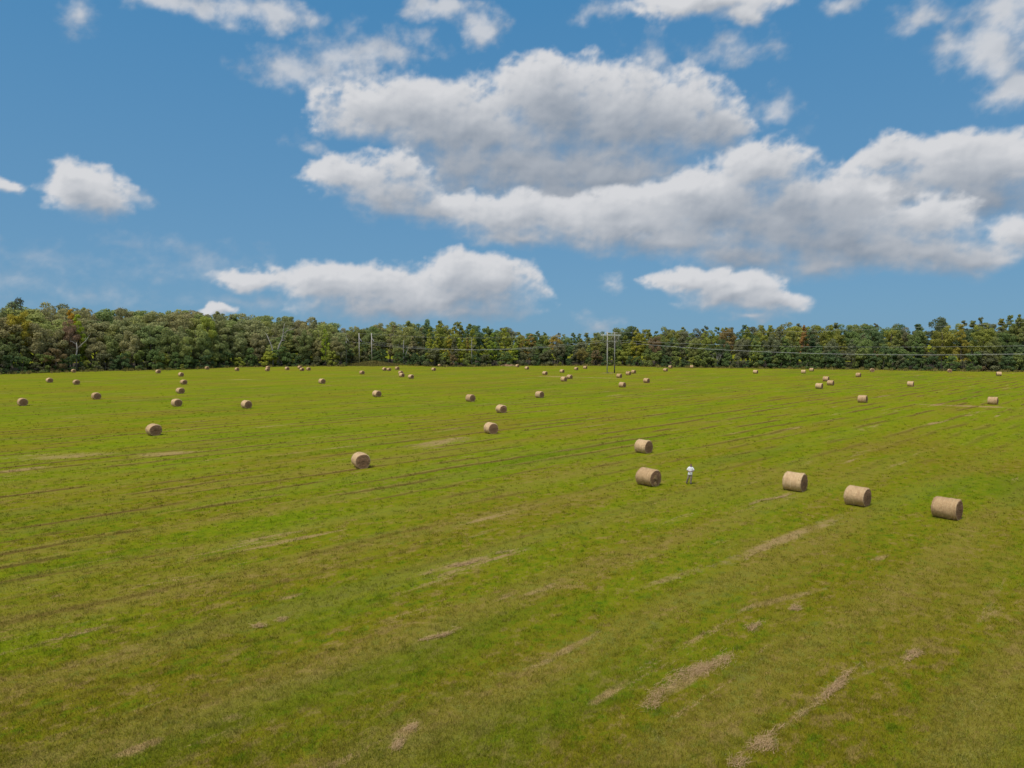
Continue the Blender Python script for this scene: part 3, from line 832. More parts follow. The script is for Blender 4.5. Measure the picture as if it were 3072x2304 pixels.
NAME = {'broad': 'broadleaf_tree', 'edge': 'broadleaf_tree', 'upright': 'slender_tree', 'cone': 'conical_tree', 'bush': 'leafy_bush'}
CAT = {'broad': 'tree', 'edge': 'tree', 'upright': 'tree', 'cone': 'tree', 'bush': 'bush'}
tree_list = []      # (row, s, root, descriptive words)
def plant(kd, X, Y, H, width, col, words, row, rv, i=None):
    lst = TREES[kd]
    H0, R0, cm, tm = lst[rv.randrange(len(lst)) if i is None else i % len(lst)]
    root = empty(NAME[kd], (X, Y, 0), rv.uniform(0, 6.283))
    crown = link("crown", cm, None, root)
    crown.color = (*col, 1)
    link("trunk", tm, None, root)
    root.scale = (width / R0, width / R0 * rv.uniform(0.9, 1.1), H / H0)
    root['category'] = CAT[kd]
    tree_list.append([row, X / Y, root, words])
    return root

# albedo, name
C_GREY = [((0.147, 0.144, 0.068), 'grey olive'), ((0.132, 0.139, 0.065), 'grey green'), ((0.142, 0.134, 0.066), 'brownish olive'), ((0.112, 0.136, 0.053), 'dull green'), ((0.142, 0.156, 0.054), 'olive green')]
C_RIGHT = [((0.128, 0.140, 0.032), 'yellowish green'), ((0.088, 0.118, 0.040), 'mid green'), ((0.064, 0.092, 0.040), 'dark green'), ((0.110, 0.125, 0.042), 'olive green'), ((0.128, 0.130, 0.034), 'yellow olive'), ((0.098, 0.104, 0.058), 'grey green')]
C_LOW = [((0.052, 0.078, 0.034), 'dark green'), ((0.070, 0.100, 0.036), 'deep green'), ((0.095, 0.115, 0.036), 'mid green'), ((0.080, 0.085, 0.045), 'grey green'), ((0.135, 0.150, 0.034), 'yellow green'), ((0.110, 0.085, 0.045), 'rusty')]

rv = random.Random(77)
def zsky(s, Y): return 12 + Y * interp(SKY, s)
def clear_of_poles(X, Y):
    s = X / Y
    return not (-0.2335 < s < -0.165 and Y < 434)

SPECIAL_S = []
def special(kd, s, depth, ztop, width, col, words, row, i=0):
    Y = interp(EDGE_S, s) + depth
    X = s * Y
    r_ = plant(kd, X, Y, ztop, width, col, None, row, rv, i)
    tag(r_, words)
    SPECIAL_S.append((s, depth, width))
    return r_
def zpix(v, Y): return 12 + Y * math.tan(math.atan((1152 - v) / 2132) - R(3.25))
def sp(kd, u, v, depth, width, col, words, row, i=0):
    s = (u - 1536) / 2132
    return special(kd, s, depth, zpix(v, interp(EDGE_S, s) + depth), width, col, words, row, i)
GOLD = (0.182, 0.158, 0.026); YG = (0.152, 0.162, 0.029); LIME = (0.150, 0.185, 0.026)
sp('broad', 62, 922, 12, 5.6, GOLD, "golden yellow tree high in the left wood, close to the left picture edge", 2, 0)
sp('upright', 216, 922, 13, 3.2, (0.235, 0.155, 0.024), "orange yellow topped narrow tree in the left wood", 2, 1)
sp('upright', 236, 940, 10, 4.0, (0.155, 0.190, 0.024), "fresh green tree right of the orange yellow topped one", 2, 2)
sp('broad', 214, 957, 7, 4.4, (0.135, 0.092, 0.062), "reddish brown tree below the orange yellow topped one", 1, 3)
sp('broad', 626, 943, 12, 4.6, (0.165, 0.185, 0.040), "light green rounded tree in the middle of the left wood", 2, 1)
sp('upright', 977, 983, 2, 2.7, LIME, "bright lime green slim tree at the right end of the left wood", 1, 3)
sp('bush', 806, 1052, -1.5, 5.6, (0.155, 0.170, 0.030), "large yellow green bush at the foot of the pale dead tree", 0, 0)
sp('bush', 715, 1072, -1, 3.6, (0.150, 0.172, 0.034), "yellow green bush left of the larger one by the dead tree", 0, 1)
for j, (u, v, wd, cc, wrd) in enumerate([(1288, 981, 3.0, YG, "tall left yellow green tree"), (1311, 1001, 3.3, YG, "broad yellow tree"), (1347, 1005, 2.8, GOLD, "gold tinged narrow tree"), (1378, 1012, 2.8, (0.17, 0.20, 0.03), "low green tree"), (1391, 1013, 2.4, YG, "slim yellow green tree"), (1418, 985, 3.0, YG, "tallest yellow green tree"), (1402, 1008, 2.3, (0.175, 0.145, 0.04), "thin amber tree"), (1458, 1000, 3.0, (0.155, 0.17, 0.03), "pale green pointed tree"), (1476, 996, 3.2, (0.13, 0.165, 0.028), "mid green pointed tree"), (1512, 984, 3.8, (0.165, 0.175, 0.03), "wide yellow green right tree")]):
    sp('upright' if j % 3 else 'cone', u, v, 5 + (j % 4) * 1.6, wd, cc, wrd + " of the yellow grove right of the gap", 1, j)
sp('cone', 1545, 1024, 2, 3.2, (0.150, 0.185, 0.030), "bright green cone shaped tree at the wood's edge near the earth heap", 1, 0)
sp('upright', 1592, 1000, 16, 4.0, (0.165, 0.125, 0.04), "orange tinged tree on the skyline between cone tree and power structure", 3, 2)
sp('upright', 1568, 1003, 15, 3.0, (0.16, 0.135, 0.038), "small amber tree left of the orange tinged one on the skyline", 3, 3)
sp('broad', 1668, 999, 16, 4.2, (0.175, 0.138, 0.034), "golden orange rounded tree left of the power structure", 3, 0)
sp('broad', 1745, 1045, 2, 3.6, (0.135, 0.118, 0.042), "amber brown tree low at the wood's edge left of the power structure", 1, 4)
sp('upright', 1908, 983, 9, 3.8, (0.162, 0.155, 0.026), "tall yellow tree right of the power structure, left one of two", 2, 1)
sp('upright', 1932, 986, 10, 3.6, (0.150, 0.150, 0.028), "tall yellow tree right of the power structure, right one of two", 2, 2)
sp('broad', 1895, 972, 24, 6.0, (0.064, 0.088, 0.042), "dark green dome rising above the wood just right of the power structure", 4, 2)
sp('broad', 1966, 1003, 6, 3.6, (0.128, 0.096, 0.056), "rust brown tree at the wood's edge right of the two yellow trees", 1, 0)
sp('broad', 2180, 982, 16, 4.6, (0.140, 0.108, 0.046), "orange brown tree high in the right wood", 3, 1)
sp('upright', 2410, 974, 15, 2.4, (0.190, 0.115, 0.045), "small orange tipped tree high in the right wood", 3, 0)
sp('upright', 2240, 978, 12, 3.0, (0.138, 0.150, 0.032), "yellow green pointed tree right of the orange brown one", 2, 4)
sp('upright', 2308, 973, 12, 3.0, (0.138, 0.150, 0.034), "pale green pointed tree between the orange brown and orange tipped ones", 2, 1)
sp('upright', 2490, 973, 12, 3.2, (0.136, 0.146, 0.030), "yellow green pointed tree right of the orange tipped one", 2, 0)
sp('broad', 2826, 977, 10, 5.0, (0.142, 0.142, 0.034), "broad golden green tree in the right wood near the right edge", 2, 3)
sp('upright', 2880, 970, 8, 3.4, (0.165, 0.146, 0.032), "golden topped tree right of the broad golden green one", 2, 2)
sp('broad', 2945, 968, 9, 5.2, (0.128, 0.140, 0.034), "wide yellow green tree next to the right picture edge", 2, 0)
sp('broad', 2812, 945, 24, 4.6, (0.070, 0.088, 0.048), "tall dark tree standing above the right wood's skyline", 4, 1)
sp('upright', 2938, 945, 26, 3.4, (0.085, 0.095, 0.045), "narrow tree poking above the skyline near the right edge", 4, 3)
sp('upright', 3025, 942, 22, 3.6, (0.105, 0.120, 0.040), "feathery tree above the skyline at the right edge, left one of two", 4, 2)
sp('upright', 3052, 941, 23, 3.4, (0.110, 0.120, 0.040), "feathery tree above the skyline at the right edge, right one of two", 4, 4)
sp('broad', 57, 896, 32, 5.2, (0.062, 0.066, 0.040), "dark airy tree sticking up above the skyline at far left", 4, 4)

ROWS = [  # row, depth, spacing, height factor range
 (0, -2.2, 6.0, None), (0, 0.5, 4.6, None), (0, 11, 6.5, None), (1, 6, 8.2, (0.50, 0.74)), (2, 15, 8.4, (0.68, 0.88)), (3, 26, 9.0, (0.82, 0.96)), (4, 40, 9.4, (0.91, 0.985)), (5, 60, 10.5, (0.93, 1.0))]
for row, depth, spc, hf in ROWS:
    s = -0.775 + rv.uniform(0, 0.01)
    while s < 0.78:
        Y0 = interp(EDGE_S, s) + depth
        step = spc / Y0 * rv.uniform(0.75, 1.25)
        Y = Y0 + rv.uniform(-2.5, 3.5) * (0.4 if row == 0 else 1)
        X = s * Y
        sc = s
        s += step
        if not clear_of_poles(X, Y): continue
        near_sp = any(abs(sc - q[0]) * Y < q[2] * 0.75 and abs(depth - q[1]) < 5.5 for q in SPECIAL_S)
        if near_sp and row in (0, 1, 2) and depth < 20: continue
        left = sc < -0.235
        if row == 0:
            col, nm = rv.choices(C_LOW, (5, 5, 4, 3, 1.2, 0.6))[0]
            H = rv.uniform(1.2, 3.4) if depth < 0 else (rv.uniform(4.0, 10.5) if depth < 5 else rv.uniform(8, 13))
            wd = min(max(H * rv.uniform(0.42, 0.62), 1.3 if depth < 0 else 2.4), 5.4)
            size = 'tall' if H > 7.6 else ('low' if H < 5.4 else 'medium')
            plant('bush', X, Y, H, wd, col, f"{size} {nm} bush", row, rv)
            continue
        H = zsky(sc, Y) * rv.uniform(*hf)
        if left:
            kd = rv.choices(['broad', 'upright'], (9, 1))[0]
            col, nm = rv.choice(C_GREY)
        elif sc < -0.12:
            kd = rv.choices(['broad', 'upright'], (7, 3))[0]
            col, nm = rv.choice(C_GREY + C_RIGHT[1:4])
        else:
            kd = rv.choices(['broad', 'upright', 'cone'], (4.5, 5, 0.8))[0]
            pal = C_RIGHT if row > 1 else [C_RIGHT[1], C_RIGHT[2], C_RIGHT[2], C_RIGHT[3], C_RIGHT[5]]
            col, nm = rv.choice(pal)
        j_ = rv.uniform(0.86, 1.14)
        col = tuple(min(q * j_ * rv.uniform(0.96, 1.04), 0.4) for q in col)
        if kd == 'broad': wd = min(max(H * (rv.uniform(0.26, 0.36) if left else rv.uniform(0.22, 0.30)), 3.8), 9.0 if left else 7.4)
        else: wd = min(max(H * rv.uniform(0.16, 0.22), 2.6), 4.6)
        if kd == 'broad' and row == 1: kd = 'edge'
        shp = {'broad': 'broad', 'edge': 'broad', 'upright': 'slender', 'cone': 'pointed'}[kd]
        plant(kd, X, Y, H, wd, col, f"{shp} {nm} tree", row, rv)

LM = [(-0.78, "picture's left edge"), (-0.691, "golden yellow tree"), (-0.612, "orange topped tree"), (-0.427, "light green rounded tree"), (-0.326, "pale dead tree"), (-0.262, "lime green tree"), (-0.199, "gap's middle pole"), (-0.105, "broad yellow grove tree"), (0.004, "cone shaped tree"), (0.139, "power structure"), (0.202, "rust brown tree"), (0.302, "orange brown tree"), (0.41, "orange tipped tree"), (0.605, "golden green tree"), (0.78, "picture's right edge")]
ROWP = ["along the wood's foot", "at the wood's edge", "in the second rank", "in the third rank", "in the fourth rank", "in the rearmost rank"]
ORD = ['first', 'second', 'third', 'fourth', 'fifth', 'sixth', 'seventh', 'eighth', 'ninth', 'tenth', 'eleventh', 'twelfth', 'thirteenth', 'fourteenth', 'fifteenth', 'sixteenth', 'seventeenth', 'eighteenth', 'nineteenth', 'twentieth', 'twenty-first', 'twenty-second', 'twenty-third', 'twenty-fourth']
GRP = ["bushes along the foot of the woods", "trees at the edge of the woods", "trees in the second rank of the woods", "trees in the third rank of the woods", "trees in the fourth rank of the woods", "trees in the rearmost rank of the woods"]
for row in range(6):
    items = sorted([q for q in tree_list if q[0] == row and q[3]], key=lambda q: q[1])
    for i in range(len(LM) - 1):
        seg = [q for q in items if LM[i][0] <= q[1] < LM[i + 1][0]]
        for k, q in enumerate(seg):
            if k < len(seg) / 2:
                where = f"{ORD[k]} right of the {LM[i][1]}"
            else:
                where = f"{ORD[len(seg) - 1 - k]} left of the {LM[i + 1][1]}"
            tag(q[2], f"{q[3]} {ROWP[row]}, {where}")
for row, s_, root, words in tree_list:
    tag(root, group=GRP[row])

# dead trees: bare bleached limbs
def dead_tree(u, depth, paths, lab):
    s = (u - 1536) / 2132
    Y = interp(EDGE_S, s) + depth
    root = empty("dead_tree", (s * Y, Y, 0), 0, lab, "dead tree", "bleached dead trees standing at the woods")
    link("trunk", tube_mesh("trunk", [paths[0]], 7), m_dead, root)
    tw = random.Random(int(u))
    for p in list(paths[1:]) + [paths[0]]:        # fine twigs
        pts = p[0]
        for _ in range(5):
            i_ = tw.randrange(len(pts) // 2, len(pts)); a_ = Vector(pts[i_])
            d_ = Vector((tw.uniform(-1, 1), tw.uniform(-.6, .3), tw.uniform(0.1, 1))).normalized() * tw.uniform(0.8, 2.4)
            m_ = a_ + d_ * 0.55 + Vector((tw.uniform(-.2, .2), 0, tw.uniform(-.1, .2)))
            link("twig", tube_mesh("twig", [([a_, m_, a_ + d_], [.055, .04, .015])], 5), m_dead, root)
    for p in paths[1:]:
        link("limb", tube_mesh("limb", [p], 6), m_dead, root)
    return root
dead_tree(834, 1.0, [([(0,0,-.2),(0,0,8.2),(.8,.1,11),(2.4,.2,14.3),(3.0,.1,17.1),(3.2,0,19.5),(3.84,0,22.5)], [.55,.48,.44,.36,.28,.22,.10]),
    ([(3.0,.1,17.0),(5.25,-.3,18.7),(7.7,-.2,19.5),(9.7,0,20.7)], [.26,.20,.15,.07]),
    ([(3.0,.1,16.0),(4.0,-.5,16.1),(4.85,-.6,15.2)], [.18,.15,.08]),
    ([(1.8,.1,13.0),(2.8,-.6,13.7),(4.4,-.8,13.8)], [.2,.16,.08]),
    ([(5.0,-.2,18.5),(5.6,-.5,19.6),(5.7,-.6,20.6)], [.13,.1,.05])],
    "pale dead tree with forking bare limbs above the yellow green bush")
dead_tree(818.7, 0.5, [([(0,0,-.2),(0,0,7.8),(-.2,0,9.8),(-1.4,0,13),(-3.0,0,16.9)], [.42,.36,.32,.26,.14]),
    ([(-.9,0,11.6),(-.3,-.3,13.2),(-.2,-.4,14.6)], [.14,.1,.05])],
    "pale leaning snag left of the forked dead tree")
dead_tree(230, 2.2, [([(0,0,-.2),(0,0,7),(.6,-.2,9.5),(.2,0,12.5)], [.34,.30,.26,.13]),
    ([(.5,-.2,9.5),(2.6,-.6,11.4),(5.0,-.8,13.4),(6.3,-.6,15.6)], [.24,.2,.17,.08]),
    ([(.3,0,11.5),(-1.2,-.3,12.8),(-2.4,-.3,13.1)], [.15,.12,.06])],
    "dead tree in the left wood with one long pale limb reaching right")
dead_tree(1211, 0.0, [([(0,0,-.2),(.1,0,5),(-.1,0,9.5),(.2,0,14)], [.3,.26,.2,.1]),
    ([(.1,0,3.2),(1.4,-.3,6.2),(2.6,-.3,9.2)], [.18,.14,.07])],
    "forked bare grey tree at the wood's edge right of the gap poles")
dead_tree(1415, 0.5, [([(0,0,-.2),(.1,0,5),(0,0,11),(.1,0,15)], [.22,.2,.16,.08]), ([(0,0,8),(.9,-.3,10.5)], [.1,.05])],
    "thin bare pale trunk among the yellow grove")
dead_tree(2150, -1.0, [([(0,0,-.2),(.2,0,3),(.1,0,6)], [.2,.16,.08]), ([(.1,0,1.5),(1.5,-.3,4.5),(2.2,-.3,6.6)], [.14,.1,.04]), ([(.1,0,1.2),(-1.3,-.3,4.0),(-2.2,-.3,6.0)], [.14,.1,.04]), ([(.2,0,2.6),(.9,-.3,5.6)], [.1,.04])],
    "bare grey twiggy sapling at the foot of the right wood")

# leaf litter under the woods
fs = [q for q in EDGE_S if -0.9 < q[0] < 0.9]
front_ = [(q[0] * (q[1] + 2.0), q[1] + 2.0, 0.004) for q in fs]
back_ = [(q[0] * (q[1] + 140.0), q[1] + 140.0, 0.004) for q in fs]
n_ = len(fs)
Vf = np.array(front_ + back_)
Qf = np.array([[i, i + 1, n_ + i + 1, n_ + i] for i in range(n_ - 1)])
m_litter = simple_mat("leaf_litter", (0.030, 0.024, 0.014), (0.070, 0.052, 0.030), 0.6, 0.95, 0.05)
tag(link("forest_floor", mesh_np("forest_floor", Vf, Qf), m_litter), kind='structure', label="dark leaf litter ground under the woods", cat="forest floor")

# rough margin: uncut grass along the woods
m_rough, t, o = mat_new("rough_grass")
at = t.new('ShaderNodeAttribute'); at.attribute_name = 'tint'
c = t.mix(at.outputs['Fac'], (0.115, 0.125, 0.028), (0.26, 0.20, 0.07))
principled(t, o, c, 0.9, 0.05)
N = 46000
ss = rng.uniform(-0.80, 0.80, N)
Ye = np.interp(ss, [q[0] for q in EDGE_S], [q[1] for q in EDGE_S])
Ye = np.where((ss > -0.235) & (ss < -0.16), np.interp(ss, [-0.235, -0.16], [381, 384]), Ye)
tuf = np.sin(ss * 310) + np.sin(ss * 127 + 1) + np.sin(ss * 611 + 2)
Yr = Ye - 2.0 - np.abs(rng.normal(0, 1.6, N)) * (1.3 + 0.5 * tuf) + rng.uniform(0, 4.0, N)
Vm, Tm = blades(rng, ss * Yr, Yr, rng.uniform(0.25, 0.95, N) * np.clip(1.0 + 0.35 * tuf, 0.4, 2), np.full(N, 0.14), 0.5)
tag(link("rough_grass", mesh_np("rough_grass", Vm, Tm, attr=rng.uniform(0, 1, N)), m_rough), "uncut tan and olive grass fringe along the foot of the woods", "rough grass", kind='stuff')

# overgrown bank in the gap and a bare earth heap by the grove
def mound(name, cx, cy, rx, ry, h, mat, seed, rot=0):
    r = np.random.default_rng(seed)
    n, m = 40, 14
    V = []; F = []
    for i in range(m + 1):
        q = i / m
        for j in range(n):
            a = 2 * math.pi * j / n
            x = math.cos(a) * rx * q; y = math.sin(a) * ry * q
            z = h * (0.5 + 0.5 * math.cos(math.pi * q)) * (1 + 0.25 * math.sin(3 * a + 2 * q * 4)) + r.normal(0, 0.05) * (1 - q)
            V.append((x, y, max(z, 0) - 0.02 - 0.1 * (q == 1)))
    for i in range(m):
        for j in range(n):
            F.append((i * n + j, (i + 1) * n + j, (i + 1) * n + (j + 1) % n, i * n + (j + 1) % n))
    me = bpy.data.meshes.new(name); me.from_pydata(V, [], F)
    for p in me.polygons: p.use_smooth = True
    ob = link(name, me, mat); ob.location = (cx, cy, 0); ob.rotation_euler = (0, 0, rot)
    return ob
m_bank = simple_mat("overgrown_bank", (0.085, 0.095, 0.030), (0.175, 0.150, 0.055), 0.9, 0.95, 0.05)
m_earth = simple_mat("bare_earth", (0.165, 0.100, 0.055), (0.26, 0.18, 0.10), 1.2, 0.95, 0.05)
tag(mound("bank", -76.5, 392, 14.5, 7, 2.0, m_bank, 3), kind='structure', label="low overgrown bank in the gap between the woods", cat="bank")
tag(mound("earth_heap", -2.0, 380, 6.5, 3.5, 1.1, m_earth, 4), kind='structure', label="low heap of bare brown earth by the trees", cat="earth heap")
N = 9000
a_ = rng.uniform(0, 2 * np.pi, N); q_ = np.sqrt(rng.uniform(0, 1, N))
xb = -76.5 + np.cos(a_) * q_ * 14; yb = 392 + np.sin(a_) * q_ * 6.6
zb_ = 2.0 * (0.5 + 0.5 * np.cos(np.pi * q_)) * 0.85
Vm, Tm = blades(rng, xb, yb, rng.uniform(0.4, 1.3, N), np.full(N, 0.17), 0.5)
Vm = Vm.reshape(-1, 3, 3); Vm[:, :, 2] += zb_[:, None]
tag(link("bank_weeds", mesh_np("bank_weeds", Vm.reshape(-1, 3), Tm, attr=rng.uniform(0, 1, N)), m_rough), "tall tan and green weeds covering the bank in the gap", "weeds", kind='stuff')

# ------------------------------------------------------------------ power line
m_pole_pale = simple_mat("weathered_pole", (0.38, 0.35, 0.325), (0.52, 0.48, 0.45), 1.5, 0.85, 0.15)
m_pole_grey = simple_mat("grey_pole", (0.26, 0.245, 0.24), (0.38, 0.365, 0.36), 1.5, 0.85, 0.15)
m_butt = simple_mat("dark_butt_wood", (0.035, 0.032, 0.028), (0.075, 0.068, 0.055), 3, 0.8, 0.2)
m_arm = simple_mat("crossarm_wood", (0.62, 0.61, 0.58), (0.78, 0.77, 0.74), 2, 0.7, 0.2)
m_brace = simple_mat("brace_wood", (0.26, 0.235, 0.14), (0.38, 0.34, 0.22), 2, 0.8, 0.15)
m_ins = simple_mat("insulator_porcelain", (0.42, 0.42, 0.44), (0.60, 0.60, 0.62), 4, 0.35, 0.5)
m_wire = simple_mat("conductor", (0.40, 0.40, 0.41), (0.55, 0.55, 0.56), 1, 0.45, 0.5)
HX, HY = 40.25, 289.2
DV = Vector((0.7071, 0.7071, 0))          # along the crossarms
LV = Vector((0.7071, -0.7071, 0))         # along the line, towards the right
root = empty("power_structure", (HX, HY, 0), 0, "two legged wooden power line structure with crossarms standing in the far field", "power structure")
def P(d, z, l=0.0):
    q = DV * d + LV * l
    return (q.x, q.y, z)
link("pole", tube_mesh("pole", [([P(-2.45, -.3), P(-2.45, 8), P(-2.45, 16.7)], [.23, .205, .165])], 10), m_pole_pale, root)
rp = link("pole", tube_mesh("pole", [([P(2.45, 3.4), P(2.45, 8), P(2.45, 16.7)], [.225, .205, .165])], 10), m_pole_grey, root)
link("dark_butt", tube_mesh("dark_butt", [([P(2.45, -.3), P(2.45, 3.4)], [.26, .235])], 10), m_butt, rp)  # lowest length of the right pole, darker in colour
def beam(name, a, b, wd, hg, mat, parent):
    a = Vector(a); b = Vector(b)
    d = (b - a).normalized(); up = Vector((0, 0, 1))
    sd_ = d.cross(up)
    if sd_.length < 0.1: sd_ = Vector((1, 0, 0))
    sd_.normalize(); u2 = sd_.cross(d)
    bm = bmesh.new()
    vs = []
    for p in (a, b):
        for sx, sz in ((-1, -1), (1, -1), (1, 1), (-1, 1)):
            vs.append(bm.verts.new(p + sd_ * sx * wd / 2 + u2 * sz * hg / 2))
    for f in ((0, 1, 2, 3), (7, 6, 5, 4), (0, 4, 5, 1), (1, 5, 6, 2), (2, 6, 7, 3), (3, 7, 4, 0)):
        bm.faces.new([vs[i] for i in f])
    bmesh.ops.bevel(bm, geom=bm.edges[:], offset=min(wd, hg) * 0.12, segments=1, affect='EDGES')
    bmesh.ops.recalc_face_normals(bm, faces=bm.faces[:])
    me = bpy.data.meshes.new(name); bm.to_mesh(me); bm.free()
    return link(name, me, mat, parent)
for l in (-0.42, 0.42):
    beam("crossarm", P(-5.8, 15.45, l), P(5.8, 15.45, l), .24, .50, m_arm, root)
beam("static_crossarm", P(-3.0, 16.45, -.32), P(4.6, 16.45, -.32), .14, .20, m_arm, root)
beam("brace", P(2.5, 16.5, .32), P(5.6, 15.7, .45), .12, .14, m_brace, root)
beam("brace", P(-2.45, 12.2, .3), P(-4.6, 15.2, .3), .10, .12, m_brace, root)
beam("brace", P(2.45, 12.2, .3), P(4.6, 15.2, .3), .10, .12, m_brace, root)
beam("vee_brace", P(-1.55, 15.2, 0), P(0, 13.5, 0), .16, .20, m_brace, root)
beam("vee_brace", P(1.0, 15.2, 0), P(0, 13.5, 0), .16, .20, m_brace, root)
def insulator(a, b, parent, rad=0.13, n=9):
    a = Vector(a); b = Vector(b)
    pts = []; rd = []
    for k in range(n):
        q0 = k / n; q1 = (k + 0.55) / n
        pts += [a.lerp(b, q0 + 0.001), a.lerp(b, q0 + 0.02), a.lerp(b, q1), a.lerp(b, q1 + 0.02)]
        rd += [rad * 0.35, rad, rad * 0.75, rad * 0.3]
    return link("insulator", tube_mesh("insulator", [(pts, rd)], 8), m_ins, parent)
PH = (-5.2, 0.0, 5.2)
insulator(P(-5.2, 15.25), P(-5.2, 13.4), root)
insulator(P(0, 13.5), P(0, 13.05), root)
insulator(P(5.2, 15.25), P(5.2, 13.4), root)
WIRE_AT = [Vector((HX, HY, 0)) + DV * d + Vector((0, 0, z)) for d, z in zip(PH, (13.35, 13.0, 13.35))]

# dead-end poles in the gap
POLES = []
for k, (d, top, mat, lab) in enumerate([(-8.7, 17.6, m_pole_grey, "dim grey utility pole in the gap, leftmost of three, beside the left wood"), (0.0, 18.1, m_pole_pale, "pale utility pole in the middle of the three in the gap"), (8.7, 18.1, m_pole_pale, "pale utility pole, right one of the three in the gap")]):
    b = Vector((-90.0, 419.0, 0)) + DV * d
    root = empty("utility_pole", b, 0, lab, "utility pole", "tall wooden poles in the gap of the woods")
    link("shaft", tube_mesh("shaft", [([(0, 0, -.3), (0.05, 0, 9), (0, 0, top)], [.29, .26, .20])], 10), mat, root)
    link("pole_cap", tube_mesh("pole_cap", [([(0, 0, top), (0, 0, top + 0.12)], [.22, .18])], 10), m_arm, root)
    e = LV * 2.6 + Vector((0, 0, 13.3))
    insulator(LV * 0.3 + Vector((0, 0, 15.4)), e, root, 0.17, 10)
    POLES.append((b + e, b + Vector((0, 0, top))))

def wire(a, b, sag, rad, lab, grp):
    a = Vector(a); b = Vector(b)
    pts = []
    for k in range(49):
        q = k / 48
        p = a.lerp(b, q); p.z -= 4 * sag * q * (1 - q)
        pts.append(p - a)
    ob = link("power_wire", tube_mesh("power_wire", [(pts, [rad] * 49)], 5), m_wire)
    ob.location = a
    tag(ob, lab, "wire", grp)
WG = "power line wires crossing the field"
nm3 = ("nearest", "middle", "farthest")
for k in range(3):
    wire(POLES[k][0], WIRE_AT[k], 4.3, 0.030, f"{nm3[k]} of the three sagging wires between the gap poles and the power structure", WG)
RE = Vector((HX, HY, 0)) + LV * 212
sag = (4.9, 4.7, 3.0); rise = (0.4, 0.5, 1.2)
nmr = ("lowest of the three sagging wires right of the power structure", "middle one of the three sagging wires right of the power structure", "uppermost of the three sagging wires right of the power structure")
for k in range(3):
    wire(WIRE_AT[k], RE + DV * PH[k] + Vector((0, 0, 13.4 + rise[k])), sag[k], 0.024, nmr[k], WG)
wire(Vector((HX, HY, 16.6)) + DV * 2.45, RE + DV * 2.45 + Vector((0, 0, 22.5)), 2.9, 0.022, "thin ground wire rising right from the top of the power structure", WG)
wire(POLES[2][1], Vector((HX, HY, 16.6)) - DV * 2.45, 2.2, 0.018, "thin ground wire between the right gap pole and the power structure's top", WG)
wire(POLES[1][1], Vector((HX, HY, 16.6)) + DV * 2.45, 2.6, 0.018, "thin ground wire between the middle gap pole and the power structure's top", WG)
tag(mound("earth_patch", HX - 1.2, HY - .6, 4.2, 1.6, 0.22, m_earth, 6), kind='structure', label="patch of bare earth at the feet of the power structure", cat="earth")

# ------------------------------------------------------------------ the man with the controller
m_skin = simple_mat("skin", (0.30, 0.165, 0.115), (0.38, 0.215, 0.155), 9, 0.55, 0.3)
m_hair = simple_mat("dark_hair", (0.012, 0.010, 0.009), (0.03, 0.025, 0.022), 40, 0.6, 0.3)
m_shirt = simple_mat("white_shirt", (0.74, 0.74, 0.76), (0.84, 0.84, 0.85), 5, 0.8, 0.2)
m_khaki = simple_mat("khaki_trousers", (0.235, 0.185, 0.135), (0.31, 0.25, 0.19), 6, 0.85, 0.15)
m_shoe = simple_mat("dark_shoes", (0.018, 0.017, 0.017), (0.05, 0.045, 0.04), 12, 0.5, 0.3)
m_eye = simple_mat("eye", (0.02, 0.015, 0.01), (0.12, 0.10, 0.09), 60, 0.3, 0.5)
m_black = simple_mat("black_plastic", (0.015, 0.015, 0.017), (0.03, 0.03, 0.032), 20, 0.45, 0.4)

def skin_mesh(chains, sub=2):
    """chains: list of (verts [(x,y,z,rx[,ry])], edges, root index); each grown with Skin + Subdivision, joined"""
    bm = bmesh.new()
    for verts, edges, rt in chains:
        me = bpy.data.meshes.new("tmp")
        me.from_pydata([v[:3] for v in verts], edges, [])
        ob = bpy.data.objects.new("tmp", me); COL.objects.link(ob)
        ob.modifiers.new("s", 'SKIN').use_smooth_shade = True
        ob.modifiers.new("d", 'SUBSURF').levels = sub
        ob.modifiers["d"].render_levels = sub
        for i, v in enumerate(verts):
            sv_ = me.skin_vertices[0].data[i]
            sv_.radius = (v[3], v[4] if len(v) > 4 else v[3])
            sv_.use_root = (i == rt)
        dg = bpy.context.evaluated_depsgraph_get()
        ev_ = ob.evaluated_get(dg)
        m2 = bpy.data.meshes.new_from_object(ev_)
        bm.from_mesh(m2)
        bpy.data.objects.remove(ob); bpy.data.meshes.remove(m2); bpy.data.meshes.remove(me)
    me = bpy.data.meshes.new("figure")
    bm.to_mesh(me); bm.free()
    for p in me.polygons: p.use_smooth = True
    return me

man = empty("person", (15.24, 60.27, 0), R(-12), "man in white short sleeved shirt and khaki trousers walking, looking down at a black controller", "person")
